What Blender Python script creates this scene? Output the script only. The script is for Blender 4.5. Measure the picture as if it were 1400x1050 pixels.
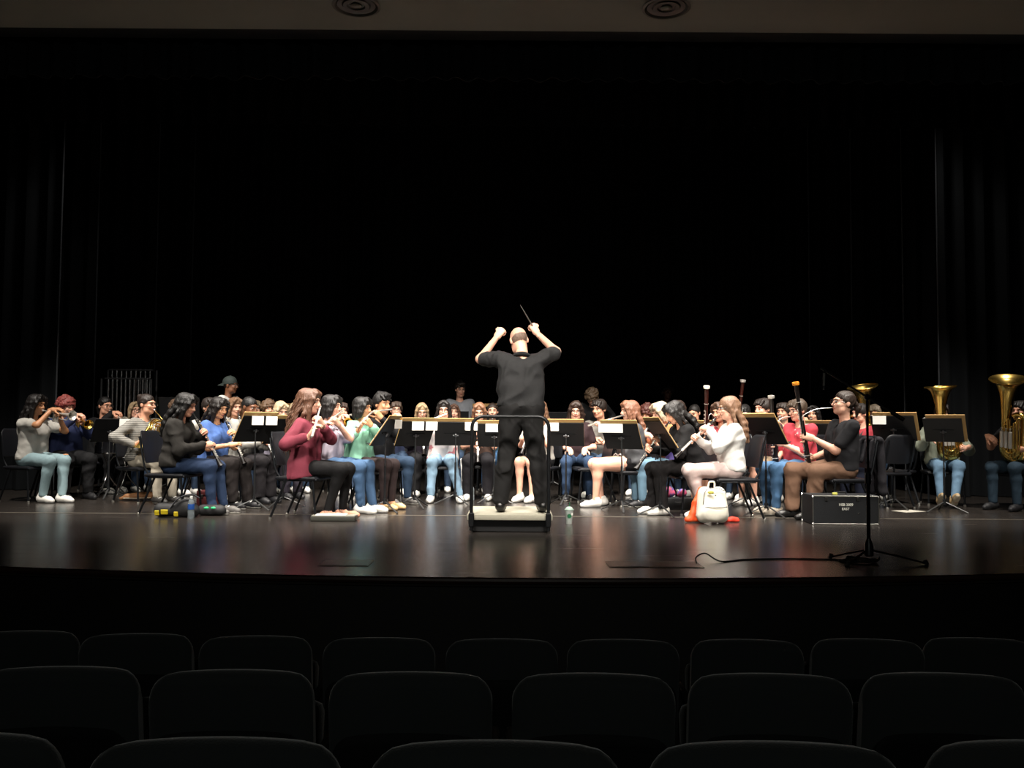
import bpy, bmesh, math, random
import numpy as np
from mathutils import Matrix, Vector, Euler
random.seed(7); np.random.seed(7)
R = math.radians
for o in list(bpy.data.objects):
    bpy.data.objects.remove(o)
S = bpy.context.scene
C = S.collection

# ------------------------------------------------------------------ camera
F = 1200.0                        # focal length in pixels of the 1400 x 1050 frame
CAMZ, PITCH, ROLL = 1.0, math.atan(55 / F), R(0.4)
cd = bpy.data.cameras.new('camera'); cam = bpy.data.objects.new('camera', cd); C.objects.link(cam)
CAM = Matrix.Translation((0, 0, CAMZ)) @ Matrix.Rotation(R(90) + PITCH, 4, 'X') @ Matrix.Rotation(ROLL, 4, 'Z')
cam.matrix_world = CAM
cd.sensor_width = 36; cd.lens = 36 * F / 1400; cd.clip_start = 0.05; cd.clip_end = 200
S.camera = cam
CAMI = CAM.inverted()
def project(p):
    q = CAMI @ Vector(p)
    return 700 + F * q.x / -q.z, 525 - F * q.y / -q.z
def xat(px, depth, z=0.6):
    """world X of the point that stands at this depth and height and shows at column px"""
    x = (px - 700) / F * depth
    for _ in range(4):
        x += (px - project((x, depth, z))[0]) * depth / F
    return x
def floor_at(px, py, z=0.0):
    d = CAM.to_3x3() @ Vector(((px - 700) / F, (525 - py) / F, -1))
    t = (z - CAMZ) / d.z
    return Vector((d.x * t, d.y * t, z))

# ------------------------------------------------------------------ world, lights, exposure
w = bpy.data.worlds.new('world'); S.world = w; w.use_nodes = True
w.node_tree.nodes['Background'].inputs[0].default_value = (0.6, 0.75, 1, 1)
w.node_tree.nodes['Background'].inputs[1].default_value = 0.0012
S.view_settings.view_transform = 'Standard'; S.view_settings.look = 'None'
S.view_settings.gamma = 1; S.view_settings.use_curve_mapping = False
S.view_settings.exposure = 0.12
def spot(name, loc, aim, watts, size, blend=0.6, col=(1, .93, .84), rad=.12):
    l = bpy.data.lights.new(name, 'SPOT'); l.energy = watts; l.spot_size = R(size); l.spot_blend = blend
    l.color = col; l.shadow_soft_size = rad
    o = bpy.data.objects.new(name, l); C.objects.link(o); o.location = loc
    o.rotation_euler = (Vector(aim) - Vector(loc)).to_track_quat('-Z', 'Y').to_euler()
    return o
for x, e in ((-5.8, 1700), (-3.6, 1400), (-1.3, 2000), (1.3, 2000), (3.6, 1400), (5.8, 1500)):      # first electric, behind the valance
    spot('stage_wash', (x, 8.2, 6.1), (x * .86, 11.0, .7), e, 54)
for x, e in ((-3.4, 1000), (-1.1, 1500), (1.1, 1500), (3.4, 950)):      # second electric, straight down
    spot('stage_toplight', (x, 10.4, 6.3), (x * .9, 10.7, .6), e, 58)
for x, e in ((-3.2, 950), (-1.1, 1900), (1.1, 1900), (3.2, 950)):          # front lamps hung under the ceiling strip
    spot('front_lamp', (x, 5.5, 4.12), (x * 1.05, 9.6, .75), e, 54, .55, rad=.4)
for s_ in (-1, 1):                                                       # side booms spilling on the first leg curtains
    spot('side_boom', (s_ * 5.1, 11.95, 5.9), (s_ * 6.45, 12.7, 4.1), 70, 44, .9, (1, .95, .88), .3)
spot('added_house_fill', (0, -2.6, 3.0), (0, 6.4, 4.0), 130, 110, .9, (.97, 1, .92), .4)  # added unseen fill behind the camera, lifts the soffit and seats

# ------------------------------------------------------------------ materials
MATS = {}
def rgb(c):
    if isinstance(c, str):
        c = [int(c[i:i + 2], 16) / 255 for i in (0, 2, 4)]
        c = [v / 12.92 if v <= .04045 else ((v + .055) / 1.055) ** 2.4 for v in c]
    return (c[0], c[1], c[2], 1)
def mat(name, col, rough=.6, metal=0.0, var=0.0, scale=30.0, bump=0.0, bscale=None, spec=None, sheen=0.0,
        trans=0.0, kind=None, col2=None, p=0.0):
    key = (name,)
    if key in MATS: return MATS[key]
    m = bpy.data.materials.new(name); m.use_nodes = True
    nt = m.node_tree; b = nt.nodes['Principled BSDF']; L = nt.links.new
    if kind: col = mute(col, .85, .75); col2 = mute(col2, .85, .75)
    c = rgb(col)
    b.inputs['Base Color'].default_value = c
    b.inputs['Roughness'].default_value = rough; b.inputs['Metallic'].default_value = metal
    if spec is not None: b.inputs['Specular IOR Level'].default_value = spec
    if sheen: b.inputs['Sheen Weight'].default_value = sheen
    if trans: b.inputs['Transmission Weight'].default_value = trans
    tc = nt.nodes.new('ShaderNodeTexCoord')
    src = None
    if kind in ('stripe', 'plaid', 'blotch'):
        mix = nt.nodes.new('ShaderNodeMix'); mix.data_type = 'RGBA'
        mix.inputs[6].default_value = c; mix.inputs[7].default_value = rgb(col2)
        if kind == 'blotch':
            v = nt.nodes.new('ShaderNodeTexNoise'); v.inputs['Scale'].default_value = scale
            r = nt.nodes.new('ShaderNodeMapRange'); r.inputs[1].default_value = .5 + p; r.inputs[2].default_value = .55 + p
            L(tc.outputs['Object'], v.inputs['Vector']); L(v.outputs['Fac'], r.inputs[0]); fac = r.outputs[0]
        else:
            def wave(d):
                v = nt.nodes.new('ShaderNodeTexWave'); v.bands_direction = d; v.inputs['Scale'].default_value = scale
                v.inputs['Distortion'].default_value = .4
                L(tc.outputs['Object'], v.inputs['Vector'])
                r = nt.nodes.new('ShaderNodeMapRange'); r.inputs[1].default_value = .55; r.inputs[2].default_value = .75
                L(v.outputs['Fac'], r.inputs[0]); return r.outputs[0]
            fac = wave('Z')
            if kind == 'plaid':
                mx = nt.nodes.new('ShaderNodeMath'); mx.operation = 'MAXIMUM'
                L(fac, mx.inputs[0]); L(wave('X'), mx.inputs[1]); fac = mx.outputs[0]
        L(fac, mix.inputs[0]); src = mix.outputs[2]; L(src, b.inputs['Base Color'])
    elif var:
        n = nt.nodes.new('ShaderNodeTexNoise'); n.inputs['Scale'].default_value = scale; n.inputs['Detail'].default_value = 4
        hs = nt.nodes.new('ShaderNodeHueSaturation'); hs.inputs['Color'].default_value = c
        r = nt.nodes.new('ShaderNodeMapRange'); r.inputs[3].default_value = 1 - var; r.inputs[4].default_value = 1 + var
        L(tc.outputs['Object'], n.inputs['Vector']); L(n.outputs['Fac'], r.inputs[0]); L(r.outputs[0], hs.inputs['Value'])
        L(hs.outputs[0], b.inputs['Base Color'])
    if bump:
        n2 = nt.nodes.new('ShaderNodeTexNoise'); n2.inputs['Scale'].default_value = bscale or scale * 4
        bp = nt.nodes.new('ShaderNodeBump'); bp.inputs['Strength'].default_value = bump; bp.inputs['Distance'].default_value = .01
        L(tc.outputs['Object'], n2.inputs['Vector']); L(n2.outputs['Fac'], bp.inputs['Height']); L(bp.outputs[0], b.inputs['Normal'])
    MATS[key] = m
    return m
def mute(col, sat, val):
    c = rgb(col)[:3]; g = .3 * c[0] + .59 * c[1] + .11 * c[2]; return tuple((g + (v - g) * sat) * val for v in c)
def cloth(col, name=None):
    if isinstance(col, str): name = name or 'cloth_' + col; col = mute(col, .8, .72)
    return mat(name or 'cloth_' + str(col), col, .85, var=.14, scale=9, bump=.4, bscale=15, spec=.25)
def skin(col): return mat('skin_' + col, col, .48, var=.05, scale=14, spec=.4)
def hairm(col):
    m = mat('hair_' + col, mute(col, .72, .62), .5, var=.6, scale=1.0, bump=.5, bscale=1.0, spec=.4)
    for n in m.node_tree.nodes:                       # long thin strands: noise stretched along the height
        if n.type == 'TEX_NOISE' and not n.inputs['Vector'].links[0].from_node.type == 'MAPPING':
            mp = m.node_tree.nodes.new('ShaderNodeMapping'); mp.inputs['Scale'].default_value = (130, 130, 16)
            l = n.inputs['Vector'].links[0]; m.node_tree.links.new(l.from_socket, mp.inputs['Vector']); m.node_tree.links.new(mp.outputs[0], n.inputs['Vector'])
    return m
BLACKM = mat('black_metal', '17171a', .38, .0, spec=.5)
CHROME = mat('chrome', 'c9c9c6', .16, 1.0)
SILVER = mat('silver_plate', 'dcd8d0', .33, .7)
BRASS = mat('lacquered_brass', 'd8b664', .27, 1.0)
WOODB = mat('black_wood', '14100f', .32, var=.2)
MAPLE = mat('red_brown_wood', '2e100b', .28, var=.25, scale=20)
PAPER = mat('white_paper', 'f1efe8', .7)
FOLDER = mat('tan_folder', 'b08d58', .7, var=.08, scale=12)
IVORY = mat('ivory_ring', 'efe6cf', .35)
RUBBER = mat('black_rubber', '0c0c0c', .7)

# ------------------------------------------------------------------ mesh helpers
def frame_of(d, up=(0, 0, 1)):
    d = Vector(d).normalized(); up = Vector(up)
    if abs(d.dot(up)) > .98: up = Vector((0, 1, 0)) if abs(d.y) < .9 else Vector((1, 0, 0))
    x = d.cross(up).normalized(); y = x.cross(d).normalized()
    return d, x, y
class MB:
    def __init__(s): s.v = []; s.f = []; s.m = []; s.cur = 0
    def add(s, verts, faces, M=None):
        o = len(s.v)
        s.v += [tuple(M @ Vector(p)) if M else tuple(p) for p in verts]
        s.f += [tuple(o + i for i in f) for f in faces]; s.m += [s.cur] * len(faces)
        return s
    def box(s, c, size, M=None, bevel=0.0, seg=1, rot=None):
        bm = bmesh.new(); bmesh.ops.create_cube(bm, size=1)
        bmesh.ops.scale(bm, vec=size, verts=bm.verts)
        if bevel: bmesh.ops.bevel(bm, geom=bm.edges[:], offset=bevel, segments=seg, affect='EDGES', profile=.5)
        T = Matrix.Translation(c) @ (rot.to_4x4() if rot else Matrix.Identity(4))
        if M: T = M @ T
        bm.verts.ensure_lookup_table()
        vs = [tuple(T @ v.co) for v in bm.verts]; fs = [tuple(v.index for v in f.verts) for f in bm.faces]
        bm.free(); return s.add(vs, fs)
    def tube(s, pts, r, n=8, M=None, caps=True, closed=False, flat=1.0):
        pts = [Vector(p) for p in pts]; k = len(pts)
        rr = [r] * k if isinstance(r, (int, float)) else list(r)
        tang = []
        for i in range(k):
            a = pts[i - 1] if (i or closed) else pts[i]; b = pts[(i + 1) % k] if (i < k - 1 or closed) else pts[i]
            tang.append((b - a).normalized())
        _, x, y = frame_of(tang[0])
        vs = []
        for i in range(k):
            t = tang[i]; x = (x - t * x.dot(t)).normalized(); y = t.cross(x)
            for j in range(n):
                a = 2 * math.pi * j / n
                vs.append(pts[i] + x * (math.cos(a) * rr[i]) + y * (math.sin(a) * rr[i] * flat))
        fs = []
        for i in range(k if closed else k - 1):
            for j in range(n):
                a = i * n + j; b = i * n + (j + 1) % n; i2 = (i + 1) % k
                fs.append((a, b, i2 * n + (j + 1) % n, i2 * n + j))
        if caps and not closed:
            fs.append(tuple(range(n - 1, -1, -1))); fs.append(tuple((k - 1) * n + j for j in range(n)))
        return s.add(vs, fs, M)
    def lathe(s, prof, n=20, M=None):
        """profile of (r, z) along z; both ends may be open"""
        vs = []; fs = []
        for r, z in prof:
            for j in range(n):
                a = 2 * math.pi * j / n; vs.append((r * math.cos(a), r * math.sin(a), z))
        for i in range(len(prof) - 1):
            for j in range(n):
                fs.append((i * n + j, i * n + (j + 1) % n, (i + 1) * n + (j + 1) % n, (i + 1) * n + j))
        return s.add(vs, fs, M)
    def ell(s, c, r, n=12, M=None, rot=None):
        c = Vector(c); vs = []; fs = []; m = max(4, n // 2)
        for i in range(m + 1):
            th = math.pi * i / m
            for j in range(n):
                a = 2 * math.pi * j / n
                q = Vector((r[0] * math.sin(th) * math.cos(a), r[1] * math.sin(th) * math.sin(a), r[2] * math.cos(th)))
                vs.append(c + (rot @ q if rot else q))
        for i in range(m):
            for j in range(n):
                fs.append((i * n + j, (i + 1) * n + j, (i + 1) * n + (j + 1) % n, i * n + (j + 1) % n))
        return s.add(vs, fs, M)
    def ring(s, c, rad, r, axis=(0, 0, 1), n=20, k=6, M=None):
        d, x, y = frame_of(axis); c = Vector(c)
        return s.tube([c + x * (rad * math.cos(2 * math.pi * i / n)) + y * (rad * math.sin(2 * math.pi * i / n)) for i in range(n)], r, k, M, closed=True)
    def mesh(s, name, mats, sharp=35):
        me = bpy.data.meshes.new(name); me.from_pydata(s.v, [], s.f)
        for m in (mats if isinstance(mats, (list, tuple)) else [mats]): me.materials.append(m)
        if any(s.m): me.polygons.foreach_set('material_index', s.m)
        me.validate(); me.shade_smooth(); me.set_sharp_from_angle(angle=R(sharp)); me.update()
        return me
    def build(s, name, mats, parent=None, sharp=35):
        return link(name, s.mesh(name, mats, sharp), parent)
def link(name, data, parent=None):
    o = bpy.data.objects.new(name, data); C.objects.link(o)
    if parent: o.parent = parent
    return o
def tag(o, label=None, cat=None, group=None, kind=None):
    if label: o['label'] = label
    if cat: o['category'] = cat
    if group: o['group'] = group
    if kind: o['kind'] = kind
    return o
def thing(name, label, cat, loc=(0, 0, 0), rz=0.0, group=None):
    o = link(name, None); o.location = loc; o.rotation_euler = (0, 0, rz); o.empty_display_size = .1
    return tag(o, label, cat, group)
def copy_tree(o, parent=None):
    c = o.copy(); C.objects.link(c); c.parent = parent
    for ch in list(o.children): copy_tree(ch, c)
    return c
def arc(c, rad, a0, a1, n, u=(1, 0, 0), v=(0, 0, 1)):
    c = Vector(c); u = Vector(u); v = Vector(v)
    return [c + u * (rad * math.cos(R(a0 + (a1 - a0) * i / n))) + v * (rad * math.sin(R(a0 + (a1 - a0) * i / n))) for i in range(n + 1)]
def smooth_path(pts, n=6):
    """Catmull-Rom through points"""
    P = [Vector(p) for p in pts]; P = [P[0] * 2 - P[1]] + P + [P[-1] * 2 - P[-2]]; out = []
    for i in range(1, len(P) - 2):
        a, b, c, d = P[i - 1:i + 3]
        for k in range(n):
            t = k / n
            out.append(.5 * ((2 * b) + (c - a) * t + (2 * a - 5 * b + 4 * c - d) * t * t + (3 * b - a - 3 * c + d) * t ** 3))
    out.append(P[-2]); return out

# ------------------------------------------------------------------ the setting
def struct(o): o['kind'] = 'structure'; return o
# stage floor with the curved apron
FLOORM = mat('stage_floor_paint', '1b1816', .3, spec=.5)
nt = FLOORM.node_tree; b = nt.nodes['Principled BSDF']
tc = nt.nodes.new('ShaderNodeTexCoord'); mp = nt.nodes.new('ShaderNodeMapping'); mp.inputs['Scale'].default_value = (.7, 16, 1)
nz = nt.nodes.new('ShaderNodeTexNoise'); nz.inputs['Scale'].default_value = 1.6; nz.inputs['Detail'].default_value = 6
nt.links.new(tc.outputs['Object'], mp.inputs['Vector']); nt.links.new(mp.outputs[0], nz.inputs['Vector'])
mr = nt.nodes.new('ShaderNodeMapRange'); mr.inputs[3].default_value = .21; mr.inputs[4].default_value = .30
nt.links.new(nz.outputs['Fac'], mr.inputs[0]); nt.links.new(mr.outputs[0], b.inputs['Roughness'])
hs = nt.nodes.new('ShaderNodeHueSaturation'); hs.inputs['Color'].default_value = rgb('2b2724')
mr2 = nt.nodes.new('ShaderNodeMapRange'); mr2.inputs[3].default_value = .55; mr2.inputs[4].default_value = 1.5
nt.links.new(nz.outputs['Fac'], mr2.inputs[0]); nt.links.new(mr2.outputs[0], hs.inputs['Value']); nt.links.new(hs.outputs[0], b.inputs['Base Color'])
def edge_y(x): return 5.76 + x * x / 39.5
N = 48; xs = [-11 + 22 * i / N for i in range(N + 1)]
mb = MB(); vs = []; fs = []
for x in xs: vs += [(x, edge_y(x) + .02, 0), (x, 18, 0), (x, 18, -.06), (x, edge_y(x) + .02, -.06)]
for i in range(N):
    a = 4 * i; c = a + 4
    for k in range(4): fs.append((a + k, c + k, c + (k + 1) % 4, a + (k + 1) % 4))
mb.add(vs, fs); struct(mb.build('floor', FLOORM))
# rounded wooden nosing along the edge of the stage and the dark fascia below it
LIP = mat('stage_nosing_wood', '2e1a14', .45, var=.2, scale=15)
mb = MB(); mb.tube([(x, edge_y(x) + .012, -.022) for x in xs], .022, 8); struct(mb.build('trim_1', LIP))
mb = MB(); vs = []; fs = []
for x in xs: vs += [(x, edge_y(x) + .05, -.06), (x, edge_y(x) + .05, -1.02)]
for i in range(N): fs.append((2 * i, 2 * i + 1, 2 * i + 3, 2 * i + 2))
mb.add(vs, fs); struct(mb.build('wall_stage_front', mat('fascia_paint', '0f0c0b', .7)))
# pale strip in the floor behind the curtain line
mb = MB(); mb.box((0, 9.62, .0015), (15, .015, .003)); struct(mb.build('trim_2', mat('pale_floor_strip', '6e685e', .5)))
# raked house floor
prof = [(-3, -.02)] + [(d, CAMZ - (y - 580) / F * d - .845) for d, y in ((1.83, 999), (2.81, 912), (4.05, 868))] + [(7, -1.02)]
mb = MB(); mb.add([(s * 11, y, z) for y, z in prof for s in (-1, 1)], [(2 * i, 2 * i + 1, 2 * i + 3, 2 * i + 2) for i in range(4)])
struct(mb.build('floor', mat('house_carpet', '0d0d10', .95)))
# side walls of the house and of the stage house, dark
DW = mat('dark_wall_paint', '0a0a0b', .9)
for s, nm in ((-1, 'wall_left'), (1, 'wall_right')):
    mb = MB(); mb.box((s * 11.1, 7.5, 3.5), (.2, 21, 9.5)); struct(mb.build(nm, DW))
mb = MB(); mb.box((0, 18.1, 3.5), (22.4, .2, 9.5)); struct(mb.build('wall_back', DW))
# house ceiling (soffit) with two recessed round fittings, ending at the proscenium
SOFF = mat('soffit_plaster', '8f8f84', .8, var=.04, scale=3)
mb = MB(); mb.box((0, 2.0, 4.28), (22, 10.02, .16)); struct(mb.build('ceiling', SOFF))
mb = MB(); mb.box((0, 7.1, 5.6), (22, .18, 2.8)); struct(mb.build('wall_proscenium', mat('proscenium_paint', '0b0b0c', .9)))
for k, px in enumerate((487, 911)):
    x = xat(px, 6.58, 4.2)
    t = thing('recessed_ceiling_light', 'unlit round recessed light in the pale ceiling strip, %s' % ('over the tubular bells side' if k == 0 else 'over the boom microphone side'),
              'ceiling light', (x, 6.58, 4.2), 0, 'recessed lights in the ceiling strip')
    mb = MB(); mb.lathe([(.15, .0), (.178, -.004), (.185, -.012), (.165, -.016), (.15, .0)], 32); mb.build('trim_ring', mat('fitting_ring', '4a463d', .5), t)
    mb = MB(); mb.lathe([(.15, .001), (.145, -.006), (.11, -.003), (.10, -.012), (.07, -.012), (.06, -.004), (.001, -.006)], 32); mb.build('baffle', mat('fitting_baffle', '1b1914', .4), t)
    mb = MB(); mb.ell((0, 0, -.012), (.045, .045, .014), 14); mb.build('bulb', mat('dull_bulb', '55503f', .3), t)

# black velour curtains, pleated; each leg and border is a thing of its own
VELVET = mat('black_velour', '0a0a0c', .93, spec=.08)
GREYV = mat('grey_black_velour', '111315', .9, spec=.12)
def curtain(name, x0, x1, y, z0, z1, label, cat='curtain', pleat=.16, amp=.045, m=VELVET, group=None, curl=0.0):
    k = max(8, int(abs(x1 - x0) / pleat * 8)); mb = MB(); vs = []; fs = []; rnd = random.Random(int(x0 * 97 + y * 31))
    ph = rnd.random() * 6; rows = [z0, z0 + (z1 - z0) * .45, z1]
    for iz, z in enumerate(rows):
        for i in range(k + 1):
            t = i / k; x = x0 + (x1 - x0) * t
            a = amp * (1.15 - .25 * iz)
            yy = y + a * math.sin(2 * math.pi * abs(x - x0) / pleat + ph + .5 * math.sin(i * .13)) + .3 * a * math.sin(i * .31 + ph)
            yy += curl * math.exp(-t * abs(x1 - x0) / .12)
            vs.append((x, yy, z))
    n = k + 1
    for r in range(2):
        for i in range(k): fs.append((r * n + i, r * n + i + 1, (r + 1) * n + i + 1, (r + 1) * n + i))
    vs2 = [(a, b + .012, c) for a, b, c in vs]; o = len(vs)
    fs2 = [tuple(o + q for q in reversed(f)) for f in fs]
    rim = []
    for i in range(k):
        rim.append((i + 1, i, o + i, o + i + 1))
    for r in range(2):
        rim.append((r * n, (r + 1) * n, o + (r + 1) * n, o + r * n)); rim.append(((r + 1) * n + k, r * n + k, o + r * n + k, o + (r + 1) * n + k))
    mb.add(vs + vs2, fs + fs2 + rim)
    o = mb.build(name, m); tag(o, label, cat, group)
    return o
curtain('valance_curtain', -9, 9, 7.34, 3.93, 5.2, 'short black pleated valance hanging under the ceiling strip', pleat=.2, amp=.04, m=GREYV)
curtain('border_curtain', -9, 9, 11.6, 5.0, 7, 'black border curtain hanging high above the back row of players', pleat=.25)
curtain('backdrop_curtain', -10.8, 10.8, 17.0, 0.005, 7.5, 'wide black backdrop curtain behind the whole band', pleat=.22)
LEGS = [(-1, 84, 12.75, 'first black leg curtain behind the seated trumpet players'), (-1, 130, 13.9, 'second black leg curtain beside the tubular bells'),
        (-1, 211, 15.1, 'third black leg curtain behind the tubular bells'), (-1, 261, 16.2, 'innermost black leg curtain behind the capped standing player'),
        (1, 1282, 12.75, 'first black leg curtain behind the two tuba players'), (1, 1232, 13.9, 'second black leg curtain behind the wide stand with tan folder'),
        (1, 1165, 15.1, 'third black leg curtain behind the player in black polo'), (1, 1105, 16.2, 'innermost black leg curtain behind the bassoon with orange bell ring')]
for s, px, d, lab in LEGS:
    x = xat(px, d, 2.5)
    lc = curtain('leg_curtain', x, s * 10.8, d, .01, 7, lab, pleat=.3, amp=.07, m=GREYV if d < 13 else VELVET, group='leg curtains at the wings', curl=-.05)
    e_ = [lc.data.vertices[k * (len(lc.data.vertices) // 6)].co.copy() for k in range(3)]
    mb = MB(); mb.tube([V_ + Vector((-s * .006, -.004, 0)) for V_ in e_], .011, 6); mb.build('edge_line', mat('lit_edge_grey', '34373b', .8), lc)  # paler strip paints the side light caught on the curtain's onstage edge

# ------------------------------------------------------------------ auditorium seats (seen from behind)
SEATF = mat('seat_fabric', '0a1213', .85, var=.15, scale=40, bump=.2, bscale=200, sheen=.3)
SEATS = mat('seat_shell', '060809', .8, spec=.2)
def rounded_back(wd, h, th, r, curve=.03, n=8):
    """upright pad, rounded upper corners, slightly bowed across"""
    prof = [(-wd / 2, 0)] + [(-wd / 2, h - r)] + [(-wd / 2 + r - r * math.cos(R(90 * i / n)), h - r + r * math.sin(R(90 * i / n))) for i in range(1, n + 1)]
    prof += [(-x, z) for x, z in reversed(prof)]
    cols = 12; mb = MB()
    vs = []; fs = []
    outline = []
    half = prof[:len(prof) // 2]
    # grid: for each column x, the top height
    def top(x):
        ax = abs(x); e = wd / 2 - r
        return h if ax <= e else h - r + math.sqrt(max(0, r * r - (ax - e) ** 2))
    xs_ = sorted(set([-wd / 2 + wd * i / cols for i in range(cols + 1)] + [s * (wd / 2 - r + r * math.sin(R(a))) for s in (-1, 1) for a in (20, 40, 55, 70, 80, 90)]))
    for x in xs_:
        tz = top(x); y = curve * (1 - (2 * x / wd) ** 2)
        e = th * .5 * (1 - .55 * (abs(2 * x / wd)) ** 4)
        vs += [(x, y - e, 0), (x, y - e, tz - .03), (x, y - e * .55, tz - .006), (x, y, tz), (x, y + e * .55, tz - .006), (x, y + e, tz - .03), (x, y + e, 0)]
    for i in range(len(xs_) - 1):
        for j in range(6): fs.append((i * 7 + j, (i + 1) * 7 + j, (i + 1) * 7 + j + 1, i * 7 + j + 1))
        fs.append((i * 7 + 6, (i + 1) * 7 + 6, (i + 1) * 7, i * 7))
    fs.append(tuple(range(6, -1, -1))); fs.append(tuple((len(xs_) - 1) * 7 + j for j in range(7)))
    mb.add(vs, fs); return mb
def make_seat():
    t = thing('theater_seat', 'x', 'seat')
    tilt = Matrix.Rotation(R(9), 4, 'X')
    def tl(mb, dy, dz):
        M = Matrix.Translation((0, dy, dz)) @ tilt
        mb.v = [tuple(M @ Vector(v)) for v in mb.v]; return mb
    tl(rounded_back(.50, .52, .09, .07), 0, .33).build('backrest', SEATF, t, 60)
    tl(rounded_back(.46, .36, .03, .06), -.07, .32).build('back_shell', SEATS, t, 60)
    mb = MB(); mb.box((0, .20, .50), (.46, .10, .34), bevel=.035, seg=2, rot=Matrix.Rotation(R(-12), 3, 'X')); mb.build('seat_cushion', SEATF, t)
    for s in (-1, 1):
        mb = MB(); mb.box((s * .256, .12, .56), (.032, .34, .03), bevel=.012, seg=2); mb.build('armrest', SEATS, t)
        mb = MB(); mb.box((s * .256, .1, .275), (.03, .09, .55), bevel=.006); mb.box((s * .256, .1, .012), (.03, .22, .024), bevel=.005); mb.build('support', SEATS, t)
    return t
seat0 = make_seat(); used = False
ROWS = [(4.05, [52, 203, 362, 526, 689, 850, 1015, 1175, 1324], 868, 'nearest the stage'), (2.81, [105, 335, 570, 810, 1042, 1270, 1500], 912, 'in the middle row'),
        (1.83, [-42, 320, 682, 1042, 1402], 999, 'in the row farthest from the stage')]
for d, pxs, ytop, what in ROWS:
    for px in pxs:
        x0 = (px - 700) / F * d; dd = d + x0 * x0 / 55
        zt = CAMZ - (ytop - 580) / F * d
        t = seat0 if not used else copy_tree(seat0); used = True
        t.location = ((px - 700) / F * dd, dd, zt - .843); t.rotation_euler.z = -math.atan(x0 / 27)
        tag(t, 'dark upholstered theater seat %s' % what, 'seat', 'theater seats ' + what)

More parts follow.
